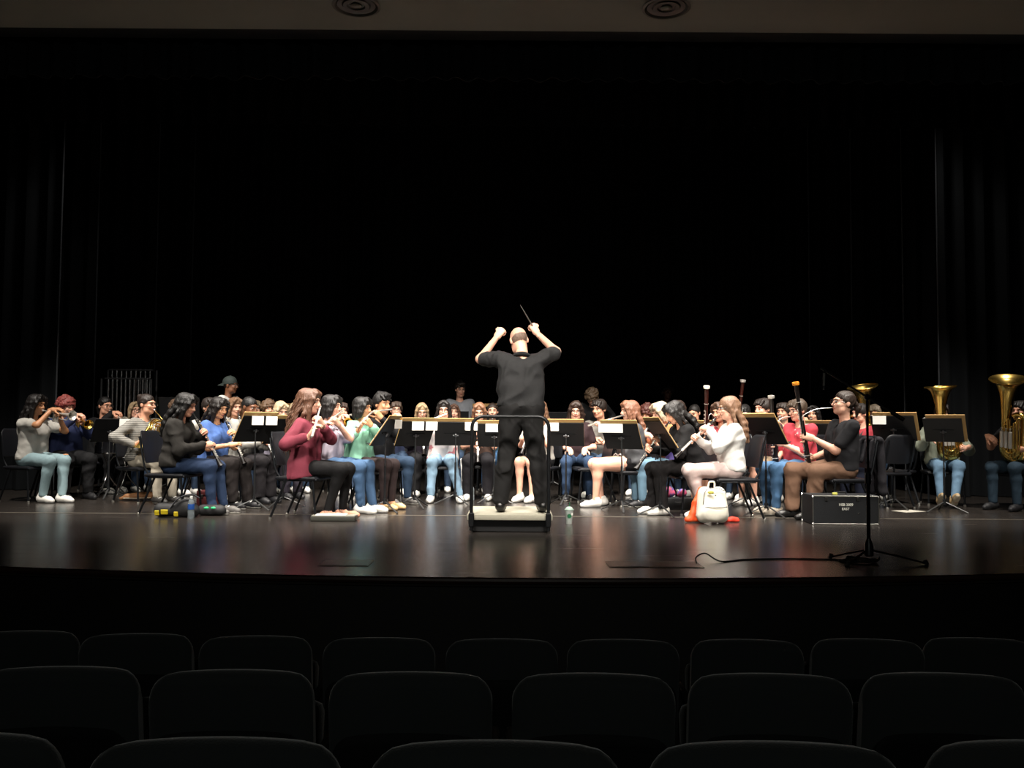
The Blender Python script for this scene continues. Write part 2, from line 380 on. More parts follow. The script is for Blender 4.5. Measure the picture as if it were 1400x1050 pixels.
# ------------------------------------------------------------------ people: smooth implicit bodies turned into meshes
V = Vector
class Field:
    def __init__(s, lo, hi, h):
        s.h = h; s.lo = np.array(lo, float); n = np.ceil((np.array(hi, float) - s.lo) / h).astype(int) + 1
        s.ax = [s.lo[i] + h * np.arange(n[i]) for i in range(3)]
        s.f = np.full(n, .2, np.float32)
    def _sub(s, lo, hi, m):
        sl = []
        for i in range(3):
            a = int(max(0, math.floor((lo[i] - m - s.lo[i]) / s.h))); b = int(min(s.f.shape[i], math.ceil((hi[i] + m - s.lo[i]) / s.h) + 1))
            if b <= a: return None
            sl.append(slice(a, b))
        g = [s.ax[0][sl[0]][:, None, None], s.ax[1][sl[1]][None, :, None], s.ax[2][sl[2]][None, None, :]]
        return tuple(sl), g
    def _mix(s, sl, d, k, op):
        a = s.f[sl]
        if op == 'add':
            hh = np.clip(.5 + .5 * (d - a) / k, 0, 1); s.f[sl] = d * (1 - hh) + a * hh - k * hh * (1 - hh)
        else:
            d = -d; hh = np.clip(.5 - .5 * (d - a) / k, 0, 1); s.f[sl] = d * (1 - hh) + a * hh + k * hh * (1 - hh)
    def cap(s, a, b, ra, rb, k=.03, op='add', sx=1.0, sy=1.0):
        a = np.array(a, float); b = np.array(b, float); r = max(ra, rb)
        q = s._sub(np.minimum(a, b) - r, np.maximum(a, b) + r, k * 1.5 + s.h * 2)
        if not q: return s
        sl, g = q; d = b - a; L = max(1e-9, d @ d)
        p = [g[i] - a[i] for i in range(3)]
        t = np.clip((p[0] * d[0] + p[1] * d[1] + p[2] * d[2]) / L, 0, 1)
        D = np.sqrt((p[0] - t * d[0]) ** 2 + (p[1] - t * d[1]) ** 2 + (p[2] - t * d[2]) ** 2) - (ra + (rb - ra) * t)
        s._mix(sl, D.astype(np.float32), k, op); return s
    def chain(s, pts, rs, k=.03):
        for i in range(len(pts) - 1): s.cap(pts[i], pts[i + 1], rs[i], rs[i + 1], k)
        return s
    def ell(s, c, r, k=.02, op='add', rot=None):
        c = np.array(c, float); m = max(r); q = s._sub(c - m, c + m, k * 1.5 + s.h * 2)
        if not q: return s
        sl, g = q; p = [g[i] - c[i] for i in range(3)]
        if rot is not None:
            Q = np.array(rot.transposed()); p = [Q[i, 0] * p[0] + Q[i, 1] * p[1] + Q[i, 2] * p[2] for i in range(3)]
        k0 = np.sqrt((p[0] / r[0]) ** 2 + (p[1] / r[1]) ** 2 + (p[2] / r[2]) ** 2)
        k1 = np.sqrt((p[0] / r[0] ** 2) ** 2 + (p[1] / r[1] ** 2) ** 2 + (p[2] / r[2] ** 2) ** 2) + 1e-6
        s._mix(sl, (k0 * (k0 - 1) / k1).astype(np.float32), k, op); return s
    def cut(s, point, normal):
        """remove everything on the side the normal points to"""
        n = np.array(V(normal).normalized()); c = float(n @ np.array(point, float))
        d = s.ax[0][:, None, None] * n[0] + s.ax[1][None, :, None] * n[1] + s.ax[2][None, None, :] * n[2] - c
        s.f = np.maximum(s.f, d.astype(np.float32)); return s
    def cut_fn(s, fn):
        s.f = np.maximum(s.f, fn(s.ax[0][:, None, None], s.ax[1][None, :, None], s.ax[2][None, None, :]).astype(np.float32)); return s
    def wrinkle(s, amp, fr=55.0, seed=0.0):
        """irregular soft folds: ridged sums of a few crossed waves"""
        x, y, z = s.ax[0][:, None, None], s.ax[1][None, :, None], s.ax[2][None, None, :]; rd = random.Random(int(seed * 1000)); tot = 0
        for k in range(3):
            d1 = V((rd.uniform(-1, 1), rd.uniform(-1, 1), rd.uniform(-.2, 1.2))).normalized(); d2 = V((rd.uniform(-1, 1), rd.uniform(-1, 1), rd.uniform(-1, 1))).normalized()
            q = fr * (.55 + .35 * k)
            a1 = q * (x * d1.x + y * d1.y + z * d1.z) + rd.uniform(0, 6) + 1.6 * np.sin(q * .45 * (x * d2.x + y * d2.y + z * d2.z) + rd.uniform(0, 6))
            tot = tot + (1 - 1.6 * np.abs(np.sin(a1 * .5))) * np.clip(.4 + np.sin(q * .3 * (x * d2.y + y * d2.z + z * d2.x) + k), 0, 1.3) / (1 + .5 * k)
        s.f = s.f - (amp * tot).astype(np.float32); return s
    def net(s):
        f = s.f.copy()
        f[0] = f[-1] = .1; f[:, 0] = f[:, -1] = .1; f[:, :, 0] = f[:, :, -1] = .1
        ins = f < 0
        c = np.zeros(tuple(np.array(f.shape) - 1), np.int8)
        cs = [(i, j, k) for i in (0, 1) for j in (0, 1) for k in (0, 1)]
        nx, ny, nz = c.shape
        for i, j, k in cs: c += ins[i:nx + i, j:ny + j, k:nz + k]
        act = (c > 0) & (c < 8); I = np.argwhere(act)
        if not len(I): return np.zeros((0, 3)), np.zeros((0, 4), int)
        idx = np.full(c.shape, -1, np.int32); idx[act] = np.arange(len(I))
        acc = np.zeros((len(I), 3)); cnt = np.zeros(len(I))
        vals = {q: f[I[:, 0] + q[0], I[:, 1] + q[1], I[:, 2] + q[2]] for q in cs}
        for q in cs:
            for a in range(3):
                if q[a] == 0:
                    q2 = list(q); q2[a] = 1; q2 = tuple(q2)
                    v0, v1 = vals[q], vals[q2]; m = (v0 < 0) != (v1 < 0)
                    t = np.where(m, v0 / np.where(m, v0 - v1, 1), 0)
                    pt = np.tile(np.array(q, float), (len(I), 1)); pt[:, a] += t
                    acc += pt * m[:, None]; cnt += m
        verts = s.lo + s.h * (I + acc / cnt[:, None])
        quads = []
        for a in range(3):
            b_, c_ = (a + 1) % 3, (a + 2) % 3
            lo_ = [slice(0, None)] * 3; hi_ = [slice(0, None)] * 3
            lo_[a] = slice(0, -1); hi_[a] = slice(1, None)
            E = np.argwhere(ins[tuple(lo_)] != ins[tuple(hi_)])
            E = E[(E[:, b_] > 0) & (E[:, c_] > 0) & (E[:, b_] < f.shape[b_] - 1) & (E[:, c_] < f.shape[c_] - 1)]
            if not len(E): continue
            sg = ins[E[:, 0], E[:, 1], E[:, 2]]
            def at(db, dc):
                q = E.copy(); q[:, b_] += db; q[:, c_] += dc; return idx[q[:, 0], q[:, 1], q[:, 2]]
            Q = np.stack([at(-1, -1), at(0, -1), at(0, 0), at(-1, 0)], 1)
            Q[~sg] = Q[~sg][:, ::-1]; quads.append(Q)
        Q = np.concatenate(quads); Q = Q[(Q >= 0).all(1)]
        return verts, Q
def np_mesh(name, parts, mats):
    """parts: list of (verts Nx3, faces Mx4 or list, material index)"""
    vs = []; loops = []; starts = []; mi = []; o = 0; ls = 0
    for v, q, m in parts:
        q = np.asarray(q)
        if not len(q): continue
        n = q.shape[1]
        vs.append(np.asarray(v, float)); loops.append((q + o).ravel()); starts.append(ls + n * np.arange(len(q))); ls += n * len(q)
        mi.append(np.full(len(q), m) if np.isscalar(m) else np.asarray(m)); o += len(v)
    vs = np.concatenate(vs); loops = np.concatenate(loops); starts = np.concatenate(starts); mi = np.concatenate(mi)
    me = bpy.data.meshes.new(name)
    me.vertices.add(len(vs)); me.vertices.foreach_set('co', vs.astype(np.float32).ravel())
    me.loops.add(len(loops)); me.loops.foreach_set('vertex_index', loops.astype(np.int32))
    me.polygons.add(len(starts)); me.polygons.foreach_set('loop_start', starts.astype(np.int32))
    for m in mats: me.materials.append(m)
    me.polygons.foreach_set('material_index', mi.astype(np.int32))
    me.update(calc_edges=True); me.shade_smooth()
    return me
def xf(M, v):
    A = np.array(M); return v @ A[:3, :3].T + A[:3, 3]
def sph(c, r, n=8):
    mb = MB().ell(c, (r, r, r) if np.isscalar(r) else r, n); v = np.array(mb.v); return v, np.array(mb.f)

# ---- the canonical head: faces -Y, centre at the origin, crown at z = .115
def head_parts(h=.0072, full=1.0):
    f = Field((-.115, -.14, -.20), (.115, .135, .135), h)
    f.ell((0, .016, .026), (.073, .094, .088), .01)
    f.ell((0, -.026, -.04), (.056 * full, .064, .074), .03)
    f.cap((-.03 * full, -.03, -.078), (.03 * full, -.03, -.078), .03, .03, .03)
    f.ell((0, -.066, -.094), (.024, .02, .018), .025)
    f.ell((0, -.076, .03), (.052, .02, .014), .02)
    f.cap((-.036, -.068, -.026), (-.03, -.07, -.032), .022, .02, .02); f.cap((.036, -.068, -.026), (.03, -.07, -.032), .022, .02, .02)
    for s_ in (-1, 1): f.ell((s_ * .031, -.098, .006), (.019, .014, .012), .012, 'sub')
    f.cap((0, -.088, .014), (0, -.110, -.026), .009, .0125, .012)
    f.ell((-.012, -.098, -.03), (.009, .010, .008), .008); f.ell((.012, -.098, -.03), (.009, .010, .008), .008)
    f.ell((0, -.089, -.056), (.026, .013, .013), .010)
    for s_ in (-1, 1): f.ell((s_ * .077, .014, -.006), (.010, .021, .032), .008)
    f.cap((0, .018, -.06), (0, .024, -.135), .052, .050, .03)
    v, q = f.net(); cen = v[q].mean(1)
    mi = np.zeros(len(q), int)
    lip = ((cen[:, 0] / .024) ** 2 + ((cen[:, 2] + .057) / .0095) ** 2 < 1) & (cen[:, 1] < -.08)
    mi[lip] = 3
    P = [(v, q, mi)]
    for s_ in (-1, 1):
        ev, ef = sph((s_ * .031, -.0785, .0055), (.0130, .0115, .0070), 10); P.append((ev, ef, 1))
        ev, ef = sph((s_ * .031, -.0865, .0055), (.0062, .0042, .0060), 8); P.append((ev, ef, 2))
        b = MB().tube([(s_ * .013, -.0985, .027), (s_ * .031, -.0965, .033), (s_ * .049, -.083, .026)], [.0022, .0030, .0016], 6)
        bv = np.array(b.v); bf = [f_ for f_ in b.f if len(f_) == 4]; P.append((bv, np.array(bf), 4))
    return P
HEADS = {'n': head_parts(), 'w': head_parts(full=1.18), 'c': head_parts(h=.0095)}
# ---- canonical right hand: wrist at the origin, fingers along +Y, palm faces -Z, thumb towards +X ... mirrored for the left
def hand_parts(curl, spread=.004, h=.0052):
    f = Field((-.06, -.05, -.11), (.09, .20, .05), h)
    f.cap((0, -.045, 0), (0, .012, 0), .016, .026, .01)
    kn = [(.027, .088, .001), (.009, .093, .004), (-.009, .090, .002), (-.026, .081, -.003)]
    for x, y, z in kn: f.cap((x * .55, .01, 0), (x, y, z), .017, .0125, .018)
    f.cap((.02, .02, -.006), (.034, .055, -.016), .016, .013, .015)
    L = [(.043, .026, .021), (.047, .030, .022), (.044, .027, .021), (.034, .020, .019)]
    for (x, y, z), ls in zip(kn, L):
        p = V((x, y, z)); a = 0.0; r = .0098
        for j, l in enumerate(ls):
            a += R(curl[j]); d = V((x * .25 if j == 0 else 0, math.cos(a), -math.sin(a))).normalized()
            q = p + d * l; f.cap(p, q, r, r - .0009, .0045); p = q; r -= .0009
    p = V((.034, .055, -.016))
    for d, l, r in ((V((.75, .62, -.35)), .036, .0118), (V((.25, .75, -.62)), .032, .0105)):
        q = p + d.normalized() * l; f.cap(p, q, r, r - .0008, .006); p = q
    v, q = f.net(); return v, q
HANDS = {'grip': hand_parts((55, 60, 40)), 'play': hand_parts((32, 42, 25)), 'rest': hand_parts((12, 20, 14)), 'fist': hand_parts((70, 80, 55))}
# ---- canonical shoe: heel at +Y, toe at -Y, ankle above the origin
def shoe_mesh(kind):
    f = Field((-.07, -.24, -.01), (.07, .11, .17), .0085)
    f.cap((0, .045, .046), (0, -.11, .040), .040, .042, .02); f.cap((0, -.10, .038), (0, -.165, .030), .042, .030, .02)
    if kind != 'flat': f.cap((0, .025, .06), (0, .012, .105), .046, .043, .03)
    if kind == 'high': f.cap((0, .02, .09), (0, .015, .15), .045, .044, .02)
    if kind == 'flat': f.cap((0, .02, .16), (0, -.075, .10), .046, .036, .012, 'sub'); f.cap((0, -.07, .1), (0, -.09, .09), .03, .03, .01, 'sub')
    f.cut((0, 0, .003), (0, 0, -1)); f.cut((0, .01, .125 if kind != 'high' else .155), (0, 0, 1))
    v, q = f.net(); cen = v[q].mean(1); mi = np.where(cen[:, 2] < .022, 1, 0)
    P = [(v, q, mi)]
    if kind in ('sneaker', 'high'):
        b = MB()
        for k in range(4):
            y = -.035 - .024 * k; z = .098 - .012 * k
            b.tube([(-.028, y, z - .012), (0, y - .003, z), (.028, y, z - .012)], .004, 5)
        P.append((np.array(b.v), np.array([f_ for f_ in b.f if len(f_) == 4]), 2))
    return P
SHOES = {k: shoe_mesh(k) for k in ('sneaker', 'high', 'dress', 'flat')}
SHOEC = {}
def shoe_data(kind, col, sole, lace):
    key = (kind, col, sole, lace)
    if key not in SHOEC:
        SHOEC[key] = np_mesh('shoe', SHOES[kind], [mat('shoe_' + col, col, .35 if kind == 'dress' else .6), mat('sole_' + sole, sole, .6), mat('lace_' + lace, lace, .7)])
    return SHOEC[key]
# ---- hair, in head coordinates
def hair_field(style):
    long_ = style in ('long', 'longwavy', 'longbangs')
    h = .0066
    f = Field((-.16, -.15, (-.64 if style == 'longwavy' else -.46) if long_ else -.2), (.16, .22, .2), h)
    big = {'curly': .03, 'afro': .034, 'longwavy': .024, 'crop': .010, 'bun': .012, 'tail': .012, 'fringe': .006}.get(style, .019)
    f.ell((0, .018, .030), (.073 + big, .094 + big, .088 + big), .01)
    rnd = random.Random(hash(style) % 1000 if False else len(style) * 7)
    if style in ('curly', 'afro'):
        for k in range(70):
            a = rnd.uniform(0, 6.283); u = rnd.uniform(-.35, 1)
            q = math.sqrt(max(0, 1 - u * u)); f.ell((.098 * q * math.cos(a), .018 + .118 * q * math.sin(a), .030 + .112 * u), (.021, .021, .021), .01)
    # face opening and nape
    low = {'short': (.058, -.075), 'crop': (.066, -.05), 'bun': (.062, -.06), 'tail': (.062, -.06), 'curly': (.04, -.09), 'afro': (.055, -.05), 'bob': (.068, -.11),
           'bobbangs': (.02, -.12), 'long': (.072, -.14), 'longwavy': (.072, -.14), 'longbangs': (.022, -.14), 'quiff': (.06, -.06), 'fringe': (-.02, -.115)}[style]
    fz, bz = low
    def opening(x, y, z):
        # remove in front of the face plane below the hairline; keep sides for long hair
        t = np.clip((y + .085) / .15, 0, 1); lim = fz + (bz - fz) * t ** (1.0 if style in ('short', 'crop', 'quiff', 'bun', 'tail', 'afro', 'fringe') else .55)
        if style in ('long', 'longwavy', 'longbangs', 'bob', 'bobbangs'):
            side = np.clip((np.abs(x) - .045) / .03, 0, 1); lim = np.where(y < .02, lim - side * np.clip((y + .075) / .05, 0, 1) * .3, lim)
        an = np.arctan2(x, -(y - .018)); lim = lim + .007 * np.sin(9 * an + 1) + .005 * np.sin(17 * an)
        if style in ('short', 'long', 'longwavy', 'bob', 'quiff', 'curly'): lim = lim - .018 * np.clip(np.sin(an * 1.6 + .5), -.6, 1) * (y < -.02)
        return (lim - z) * .8 + 0 * x
    f.cut_fn(opening)
    if style == 'fringe': f.cut((0, .1, .022), (0, -.12, 1))
    if style == 'quiff':
        f.cap((-.035, -.085, .10), (.035, -.085, .105), .022, .022, .02); f.cap((0, -.05, .12), (0, .05, .125), .03, .03, .03)
    if long_:
        wv = .02 if style == 'longwavy' else .004; ln = -.52 if style == 'longwavy' else -.40
        cols = [(-.082, .0), (-.07, .05), (-.04, .085), (0, .095), (.04, .085), (.07, .05), (.082, .0)]
        for i, (x, y) in enumerate(cols):
            pts = []; rs = []
            for k in range(7):
                t = k / 6; z = .02 + (ln + (.08 if abs(x) > .075 else 0)) * t
                o_ = min(1, max(0, (t - .12) / .4)); o_ = o_ * o_ * (3 - 2 * o_); pts.append((x * (1 + .32 * o_) + wv * math.sin(k * 2.3 + i), y + (.012 + .062 * o_ if y > .03 else .004 + .03 * o_) + wv * math.cos(k * 2.1 + i * 1.7), z)); rs.append((.026 if y > .03 else .02) * (1 - .45 * t ** 2))
            f.chain(pts, rs, .02)
    if style in ('long', 'longwavy', 'bob'):
        for s_ in (-1, 1):
            e_ = -.24 if long_ else -.11
            for dy in (0, .022):
                f.chain([(s_ * .012, -.055 + dy, .118), (s_ * .05, -.083 + dy, .085), (s_ * .078, -.068 + dy, .03), (s_ * .086, -.045 + dy, -.05), (s_ * .088, -.03 + dy, e_)], [.018, .017, .017, .018, .010], .014)
    if style in ('short', 'quiff'):
        for k in range(9):
            x = -.055 + .11 * k / 8; f.cap((x, -.04, .112 - .2 * abs(x)), (x * 1.05 + .012 * math.sin(k * 2), -.088 - .004 * math.sin(k * 3), .072 - .35 * abs(x) + .007 * math.cos(k * 2.2)), .019, .010, .008)
    if style in ('bob', 'bobbangs'):
        for x, y in ((-.08, .01), (-.068, .055), (-.035, .085), (.035, .085), (.068, .055), (.08, .01)): f.cap((x, y, 0), (x * 1.02, y, -.125), .024, .018, .02)
    if style == 'bun': f.ell((0, .10, .085), (.038, .034, .034), .012)
    if style == 'tail': f.ell((0, .118, .01), (.026, .026, .026), .012); f.chain([(0, .125, .005), (0, .155, -.04), (0, .15, -.12)], [.024, .028, .012], .015)
    x, y, z = f.ax[0][:, None, None], f.ax[1][None, :, None], f.ax[2][None, None, :]
    if style in ('bun', 'tail'): g = np.sin(330 * x + 5 * np.sin(18 * z) + 3 * np.sin(14 * y))
    elif style in ('curly', 'afro'): g = np.sin(170 * x + 3 * np.sin(90 * z)) * np.sin(170 * y + 3 * np.sin(80 * x)) * 1.6
    else:
        an = np.arctan2(x + .012, y - .03); g = np.sin(30 * an + 4 * np.sin(16 * z) + 2 * np.sin(25 * x)) * .8 + .5 * np.sin(53 * an + 20 * z)
    rr_ = np.clip(np.sqrt(x ** 2 + (y - .03) ** 2) / .05, 0, 1)
    f.f = f.f + (.0024 * g * rr_).astype(np.float32)
    f.wrinkle(.003 if style not in ('curly', 'afro', 'longwavy') else .006, 60, 2.0)
    v, q = f.net(); P = [(v, q, 0)]
    if style == 'longwavy':
        b = MB(); rnd = random.Random(4)
        for k in range(46):
            a = R(rnd.uniform(-10, 190)); rx = .092; x = rx * math.cos(a); y = .02 + .10 * max(0, math.sin(a)) ; ph = rnd.uniform(0, 6)
            n = 14; ln = rnd.uniform(.38, .58); am = rnd.uniform(.006, .014)
            b.tube([(x * (1 + .45 * min(1, 1.6 * i / n)) + am * math.sin(i * 1.35 + ph), y + .014 + .072 * min(1, 1.8 * i / n) + am * math.cos(i * 1.35 + ph), .03 - ln * i / n) for i in range(n + 1)], [.0075 * (1 - .6 * (i / n) ** 2) for i in range(n + 1)], 5)
        P.append((np.array(b.v), np.array([f_ for f_ in b.f if len(f_) == 4]), 0))
    return P
HAIRS = {}; HAIRC = {}
def hair_data(style, col):
    if style not in HAIRS: HAIRS[style] = hair_field(style)
    if (style, col) not in HAIRC: HAIRC[style, col] = np_mesh('hair', HAIRS[style], [hairm(col)])
    return HAIRC[style, col]
def cap_data(kind):
    b = MB()
    M = Matrix.Translation((0, .016, .040)) @ Matrix.Rotation(R(-8), 4, 'X') @ Matrix.Diagonal((.088, .108, .1, 1))
    prof = [(1, -.25), (1.02, 0), (.97, .3), (.85, .58), (.62, .82), (.32, .96), (.001, 1.0)]
    b.lathe(prof, 24, M)
    if kind == 'cap':   # peak worn to the back
        n = 10; vs = []; fs = []
        for i in range(n + 1):
            a = R(35 + 110 * i / n); x, y = .088 * math.cos(a), .016 + .104 * math.sin(a)
            vs += [(x, y, .026), (x * .95, y + .075 * math.sin(R(180 * i / n)) + .005, -.012), (x * .95, y + .075 * math.sin(R(180 * i / n)) + .005, -.018), (x, y, .018)]
        for i in range(n):
            for j in range(4): fs.append((4 * i + j, 4 * i + 4 + j, 4 * i + 4 + (j + 1) % 4, 4 * i + (j + 1) % 4))
        b.add(vs, fs); b.ell((0, .016, .142), (.008, .008, .005), 8)
    return b.mesh('cap', mat('cap_cloth', '1d2724', .8))
def glasses_data():
    b = MB()
    for s_ in (-1, 1):
        c = V((s_ * .032, -.112, .004))
        b.tube([c + V((.0255 * math.cos(a), .004 * abs(math.cos(a)), .0195 * math.sin(a))) for a in [2 * math.pi * i / 16 for i in range(16)]], .0026, 5, closed=True)
        b.tube([(s_ * .057, -.108, .008), (s_ * .075, -.06, .008), (s_ * .082, .015, .004)], .0022, 5)
    b.tube([(-.008, -.113, .008), (0, -.115, .011), (.008, -.113, .008)], .0024, 5)
    return b.mesh('glasses', mat('glasses_frame', '17130f', .3))
GLASSES = glasses_data()

def ik(a, t, l1, l2, pole):
    a = V(a); t = V(t); d = t - a; L = d.length
    if L > (l1 + l2) * .995: d = d * ((l1 + l2) * .995 / L); t = a + d; L = d.length
    u = d / L; x = (l1 * l1 - l2 * l2 + L * L) / (2 * L); y = math.sqrt(max(1e-6, l1 * l1 - x * x))
    p = V(pole); p = (p - u * p.dot(u)).normalized()
    return a + u * x + p * y, t

PEOPLE = {}
def person(key, px, depth, yaw, label, who, ts=1.0, build=1.0, fem=True, sk='d9a58c', hair=('short', '2a1c14'), head=(0, 0, 0), lean=0,
           top=('tee', '888888'), bottom=('jeans', '2b4360'), shoes=('sneaker', 'e8e6e0', 'f2f2ee', 'f2f2ee'), hands=None, glasses=False, hat=None,
           stand=False, knee=.085, ankle=-.40, feet=None, far=False, hood=False, fine=1.0, face='n', mats={}, z0=0.0, legs=None, twist=0, drop=0.0):
    """hands: list of two (grip point, finger direction, palm normal, pose) in body coordinates; index 0 is the body's right hand (x < 0)"""
    x = xat(px, depth, .7); loc = V((x, depth, z0)); root_M = Matrix.Translation(loc) @ Matrix.Rotation(R(yaw), 4, 'Z')
    pel = V((0, 0, .94 * ts if stand else .545))
    RL = Matrix.Rotation(R(twist), 3, 'Z') @ Matrix.Rotation(R(lean), 3, 'X')
    def U(x_, y_, z_): return pel + RL @ (V((x_, y_, z_)) * ts)
    sw = .155 if fem else .178; hw = .088 if fem else .080; b = build
    shoulder = {-1: U(-sw, .0, .415), 1: U(sw, .0, .415)}
    neck = U(0, .012, .47); hc = U(0, -.022 - drop * .5, .645 - drop)
    HM = Matrix.Translation(hc) @ RL.to_4x4() @ Matrix.Translation(V((0, .022, -.10)) * ts) @ Matrix.Rotation(R(head[0]), 4, 'Z') @ Matrix.Rotation(R(head[1]), 4, 'X') @ Matrix.Rotation(R(head[2]), 4, 'Y') @ Matrix.Translation(V((0, -.022, .10)) * ts) @ Matrix.Diagonal((ts, ts, ts, 1))
    mouth = HM @ V((0, -.104, -.057))
    info = dict(M=root_M, mouth=mouth, HM=HM, U=U, who=who, loc=loc, yaw=yaw, ts=ts, pel=pel, depth=depth)
    if callable(hands): hands = hands(info)
    if hands is None: hands = [(V((s_ * .095, -.30, .66)), V((-.15 * s_, -1, -.25)), V((0, 0, -1)), 'rest') for s_ in (-1, 1)]
    # legs
    J = {}
    for s_ in (-1, 1):
        if stand:
            fx = (feet[0 if s_ < 0 else 1] if feet else (s_ * .10, 0))
            hip = pel + V((s_ * .09, 0, -.03)); ank = V((fx[0], fx[1] + .02, .085 * ts)); kn = (hip + ank) / 2 + V((0, -.025, .01)); foot = (ank, 0, s_ * -6)
        else:
            kk = legs[s_] if legs else (s_ * knee, -.43, s_ * (knee + .005), ankle, 0)
            hip = pel + V((s_ * .09, -.02, -.02)); kn = V((kk[0], kk[1], .515)); ank = V((kk[2], kk[3], .085 + (.05 if kk[4] else 0))); foot = (ank, kk[4], math.degrees(math.atan2(kn.x - hip.x, -(kn.y - hip.y))) * .6)
        J[s_] = (hip, kn, ank, foot)
    # arms
    A = {}
    l1, l2 = .285 * ts, .25 * ts
    for i, s_ in enumerate((-1, 1)):
        g, d, n, pose = hands[i][:4]; d = V(d).normalized(); wr = V(g) - d * .075
        pole = RL @ V(hands[i][4]) if len(hands[i]) > 4 else RL @ V((s_ * .55, .25, -1))
        el, wr = ik(shoulder[s_], wr, l1, l2, pole)
        n = V(n); n = (n - d * n.dot(d)).normalized(); A[s_] = (el, wr, d, n, pose)
    h = (.023 if far else .0195) / fine
    allp = [p for s_ in (-1, 1) for p in (*J[s_][:3], A[s_][0], A[s_][1], shoulder[s_])] + [neck, hc, pel]
    lo = V([min(p[i] for p in allp) - .24 for i in range(3)]); hi = V([max(p[i] for p in allp) + .24 for i in range(3)])
    # --- body
    def torso(f, e=0.0, k=.06):
        for s_ in (-1, 1):
            f.cap(U(s_ * hw * b ** .5, 0, 0), U(s_ * .06 * b, -.005, .16), .104 * b ** .5 + e, (.088 if fem else .098) * b + e, k)
            f.cap(U(s_ * .06 * b, -.01 - .02 * (b - 1), .16), U(s_ * .075 * b ** .5, -.005, .33), (.088 if fem else .098) * b + e, .092 * b ** .7 + e, k)
            f.cap(U(s_ * .075, 0, .33), U(s_ * (sw - .05), .0, .40), .09 * b ** .5 + e, .058 + e, k)
            if fem: f.ell(U(s_ * .068, -.085 * b ** .6, .295), (.055 + e, .05 + e, .055 + e), .05)
    def arm(f, s_, e=0.0, upto=2.0, k=.03, loose=0.0):
        el, wr = A[s_][0], A[s_][1]; sh = shoulder[s_]
        f.cap(sh, sh.lerp(el, min(1, upto)), (.045 if fem else .051) * b ** .5 + e + loose, ((.037 if fem else .040) if upto >= 1 else .043) * b ** .5 + e + loose, k)
        if upto > 1: f.cap(el, el.lerp(wr, min(1, upto - 1)), (.037 if fem else .041) * b ** .5 + e + loose, (.027 if upto > 1.8 else .033) * b ** .3 + e + loose * .6, k)
    def leg(f, s_, e=0.0, upto=2.0, k=.035, flare=0.0, slim=1.0):
        hip, kn, ank, _ = J[s_]
        f.cap(hip, hip.lerp(kn, min(1, upto)), .086 * b * slim + e, .059 * b ** .6 * slim + e, k)
        if upto > 1:
            mid = kn.lerp(ank, .3) + (V((0, .012, 0)))
            f.cap(kn, mid, .053 * b ** .6 + e * .8, .051 * b ** .6 + e * .8 + flare * .3, .05)
            if upto > 1.3: f.cap(mid, mid.lerp(ank, min(1, (upto - 1.3) / .7)), .050 * b ** .6 + e + flare * .3, .034 + e + flare, k)
    bare = bottom[0] in ('shorts', 'skirt')
    f = Field(lo, hi, h)
    torso(f)
    f.cap(neck - V((0, 0, .03)), HM @ V((0, .02, -.10)), .058 * b ** .4, .05, .04)
    for s_ in (-1, 1):
        arm(f, s_); leg(f, s_)
        ank = J[s_][2]; f.cap(ank, ank + V((0, -.02, -.04)), .036, .03, .02)
        if shoes and shoes[0] == 'flat': f.cap(ank + V((0, 0, -.03)), ank + V((0, -.13, -.055)), .034, .02, .02)
    v, q = f.net()
    P = [(v, q, 0)]
    for hv, hf, hm in HEADS['c' if far else face]: P.append((xf(HM, hv), hf, hm))
    for s_ in (-1, 1):
        el, wr, d, n, pose = A[s_]; hv, hf = HANDS[pose]
        # right hand (x < 0): thumb side chosen so that x = d x (-n) ; mirrored for the left
        zc = -n; xc = d.cross(zc)
        if s_ > 0: xc = -xc
        HMx = Matrix(((xc.x, d.x, zc.x, wr.x), (xc.y, d.y, zc.y, wr.y), (xc.z, d.z, zc.z, wr.z), (0, 0, 0, 1))) @ Matrix.Diagonal((ts, ts, ts, 1))
        hq = hf if xc.cross(d).dot(zc) > 0 else hf[:, ::-1]
        P.append((xf(HMx, hv), hq, 0))
    hc_ = hair[1] if hair else '4a3a30'
    me = np_mesh('person', P, [skin(sk), mat('eye_white', 'a89e96', .35), mat('iris', '231710', .25), mat('lips_' + sk, [c * f_ for c, f_ in zip(rgb(sk), (.72, .42, .42))], .45), hairm(hc_)])
    root = link('person', me); root.matrix_world = root_M; tag(root, label, 'person')
    # --- clothes
    seed = (px * .37) % 6
    kind, tcol = top[0], top[1]
    tm = mats.get('top') or cloth(tcol)
    f = Field(lo, hi, .0165 / fine if not far else .02)
    loose = {'tee': .006, 'polo': .008, 'sweater': .012, 'hoodie': .02, 'shirt': .008, 'jacket': .018, 'long': .006}.get(kind, .01)
    torso(f, .012 + loose)
    if kind in ('hoodie', 'sweater', 'jacket') or kind == 'longtop':
        pass
    up = {'tee': .62, 'polo': .72}.get(kind, 1.93)
    if len(top) > 2: up = top[2]
    for s_ in (-1, 1): arm(f, s_, .010 + loose * .4, up, .03, loose * .5 + (.008 if kind in ('tee', 'polo') else 0))
    if kind == 'hoodie':
        f.cap(U(-.06, .075, .46), U(.06, .075, .46), .05, .05, .04); f.cap(U(-.05, .10, .40), U(.05, .10, .40), .035, .035, .04)
    edge_line = top[3] if len(top) > 3 else (.01 if stand else -.03)
    if edge_line < -.05:
        for s_ in (-1, 1): f.cap(U(s_ * .085, .01, 0), U(s_ * .095, .015, edge_line + .02), .115 * b + .02, .12 * b + .02, .05)
    f.wrinkle(.0092 if kind not in ('tee',) else .0075, 66, seed)
    hp = pel + RL @ V((0, 0, edge_line * ts)); f.cut(hp, RL @ V((0, -.15, -1)))
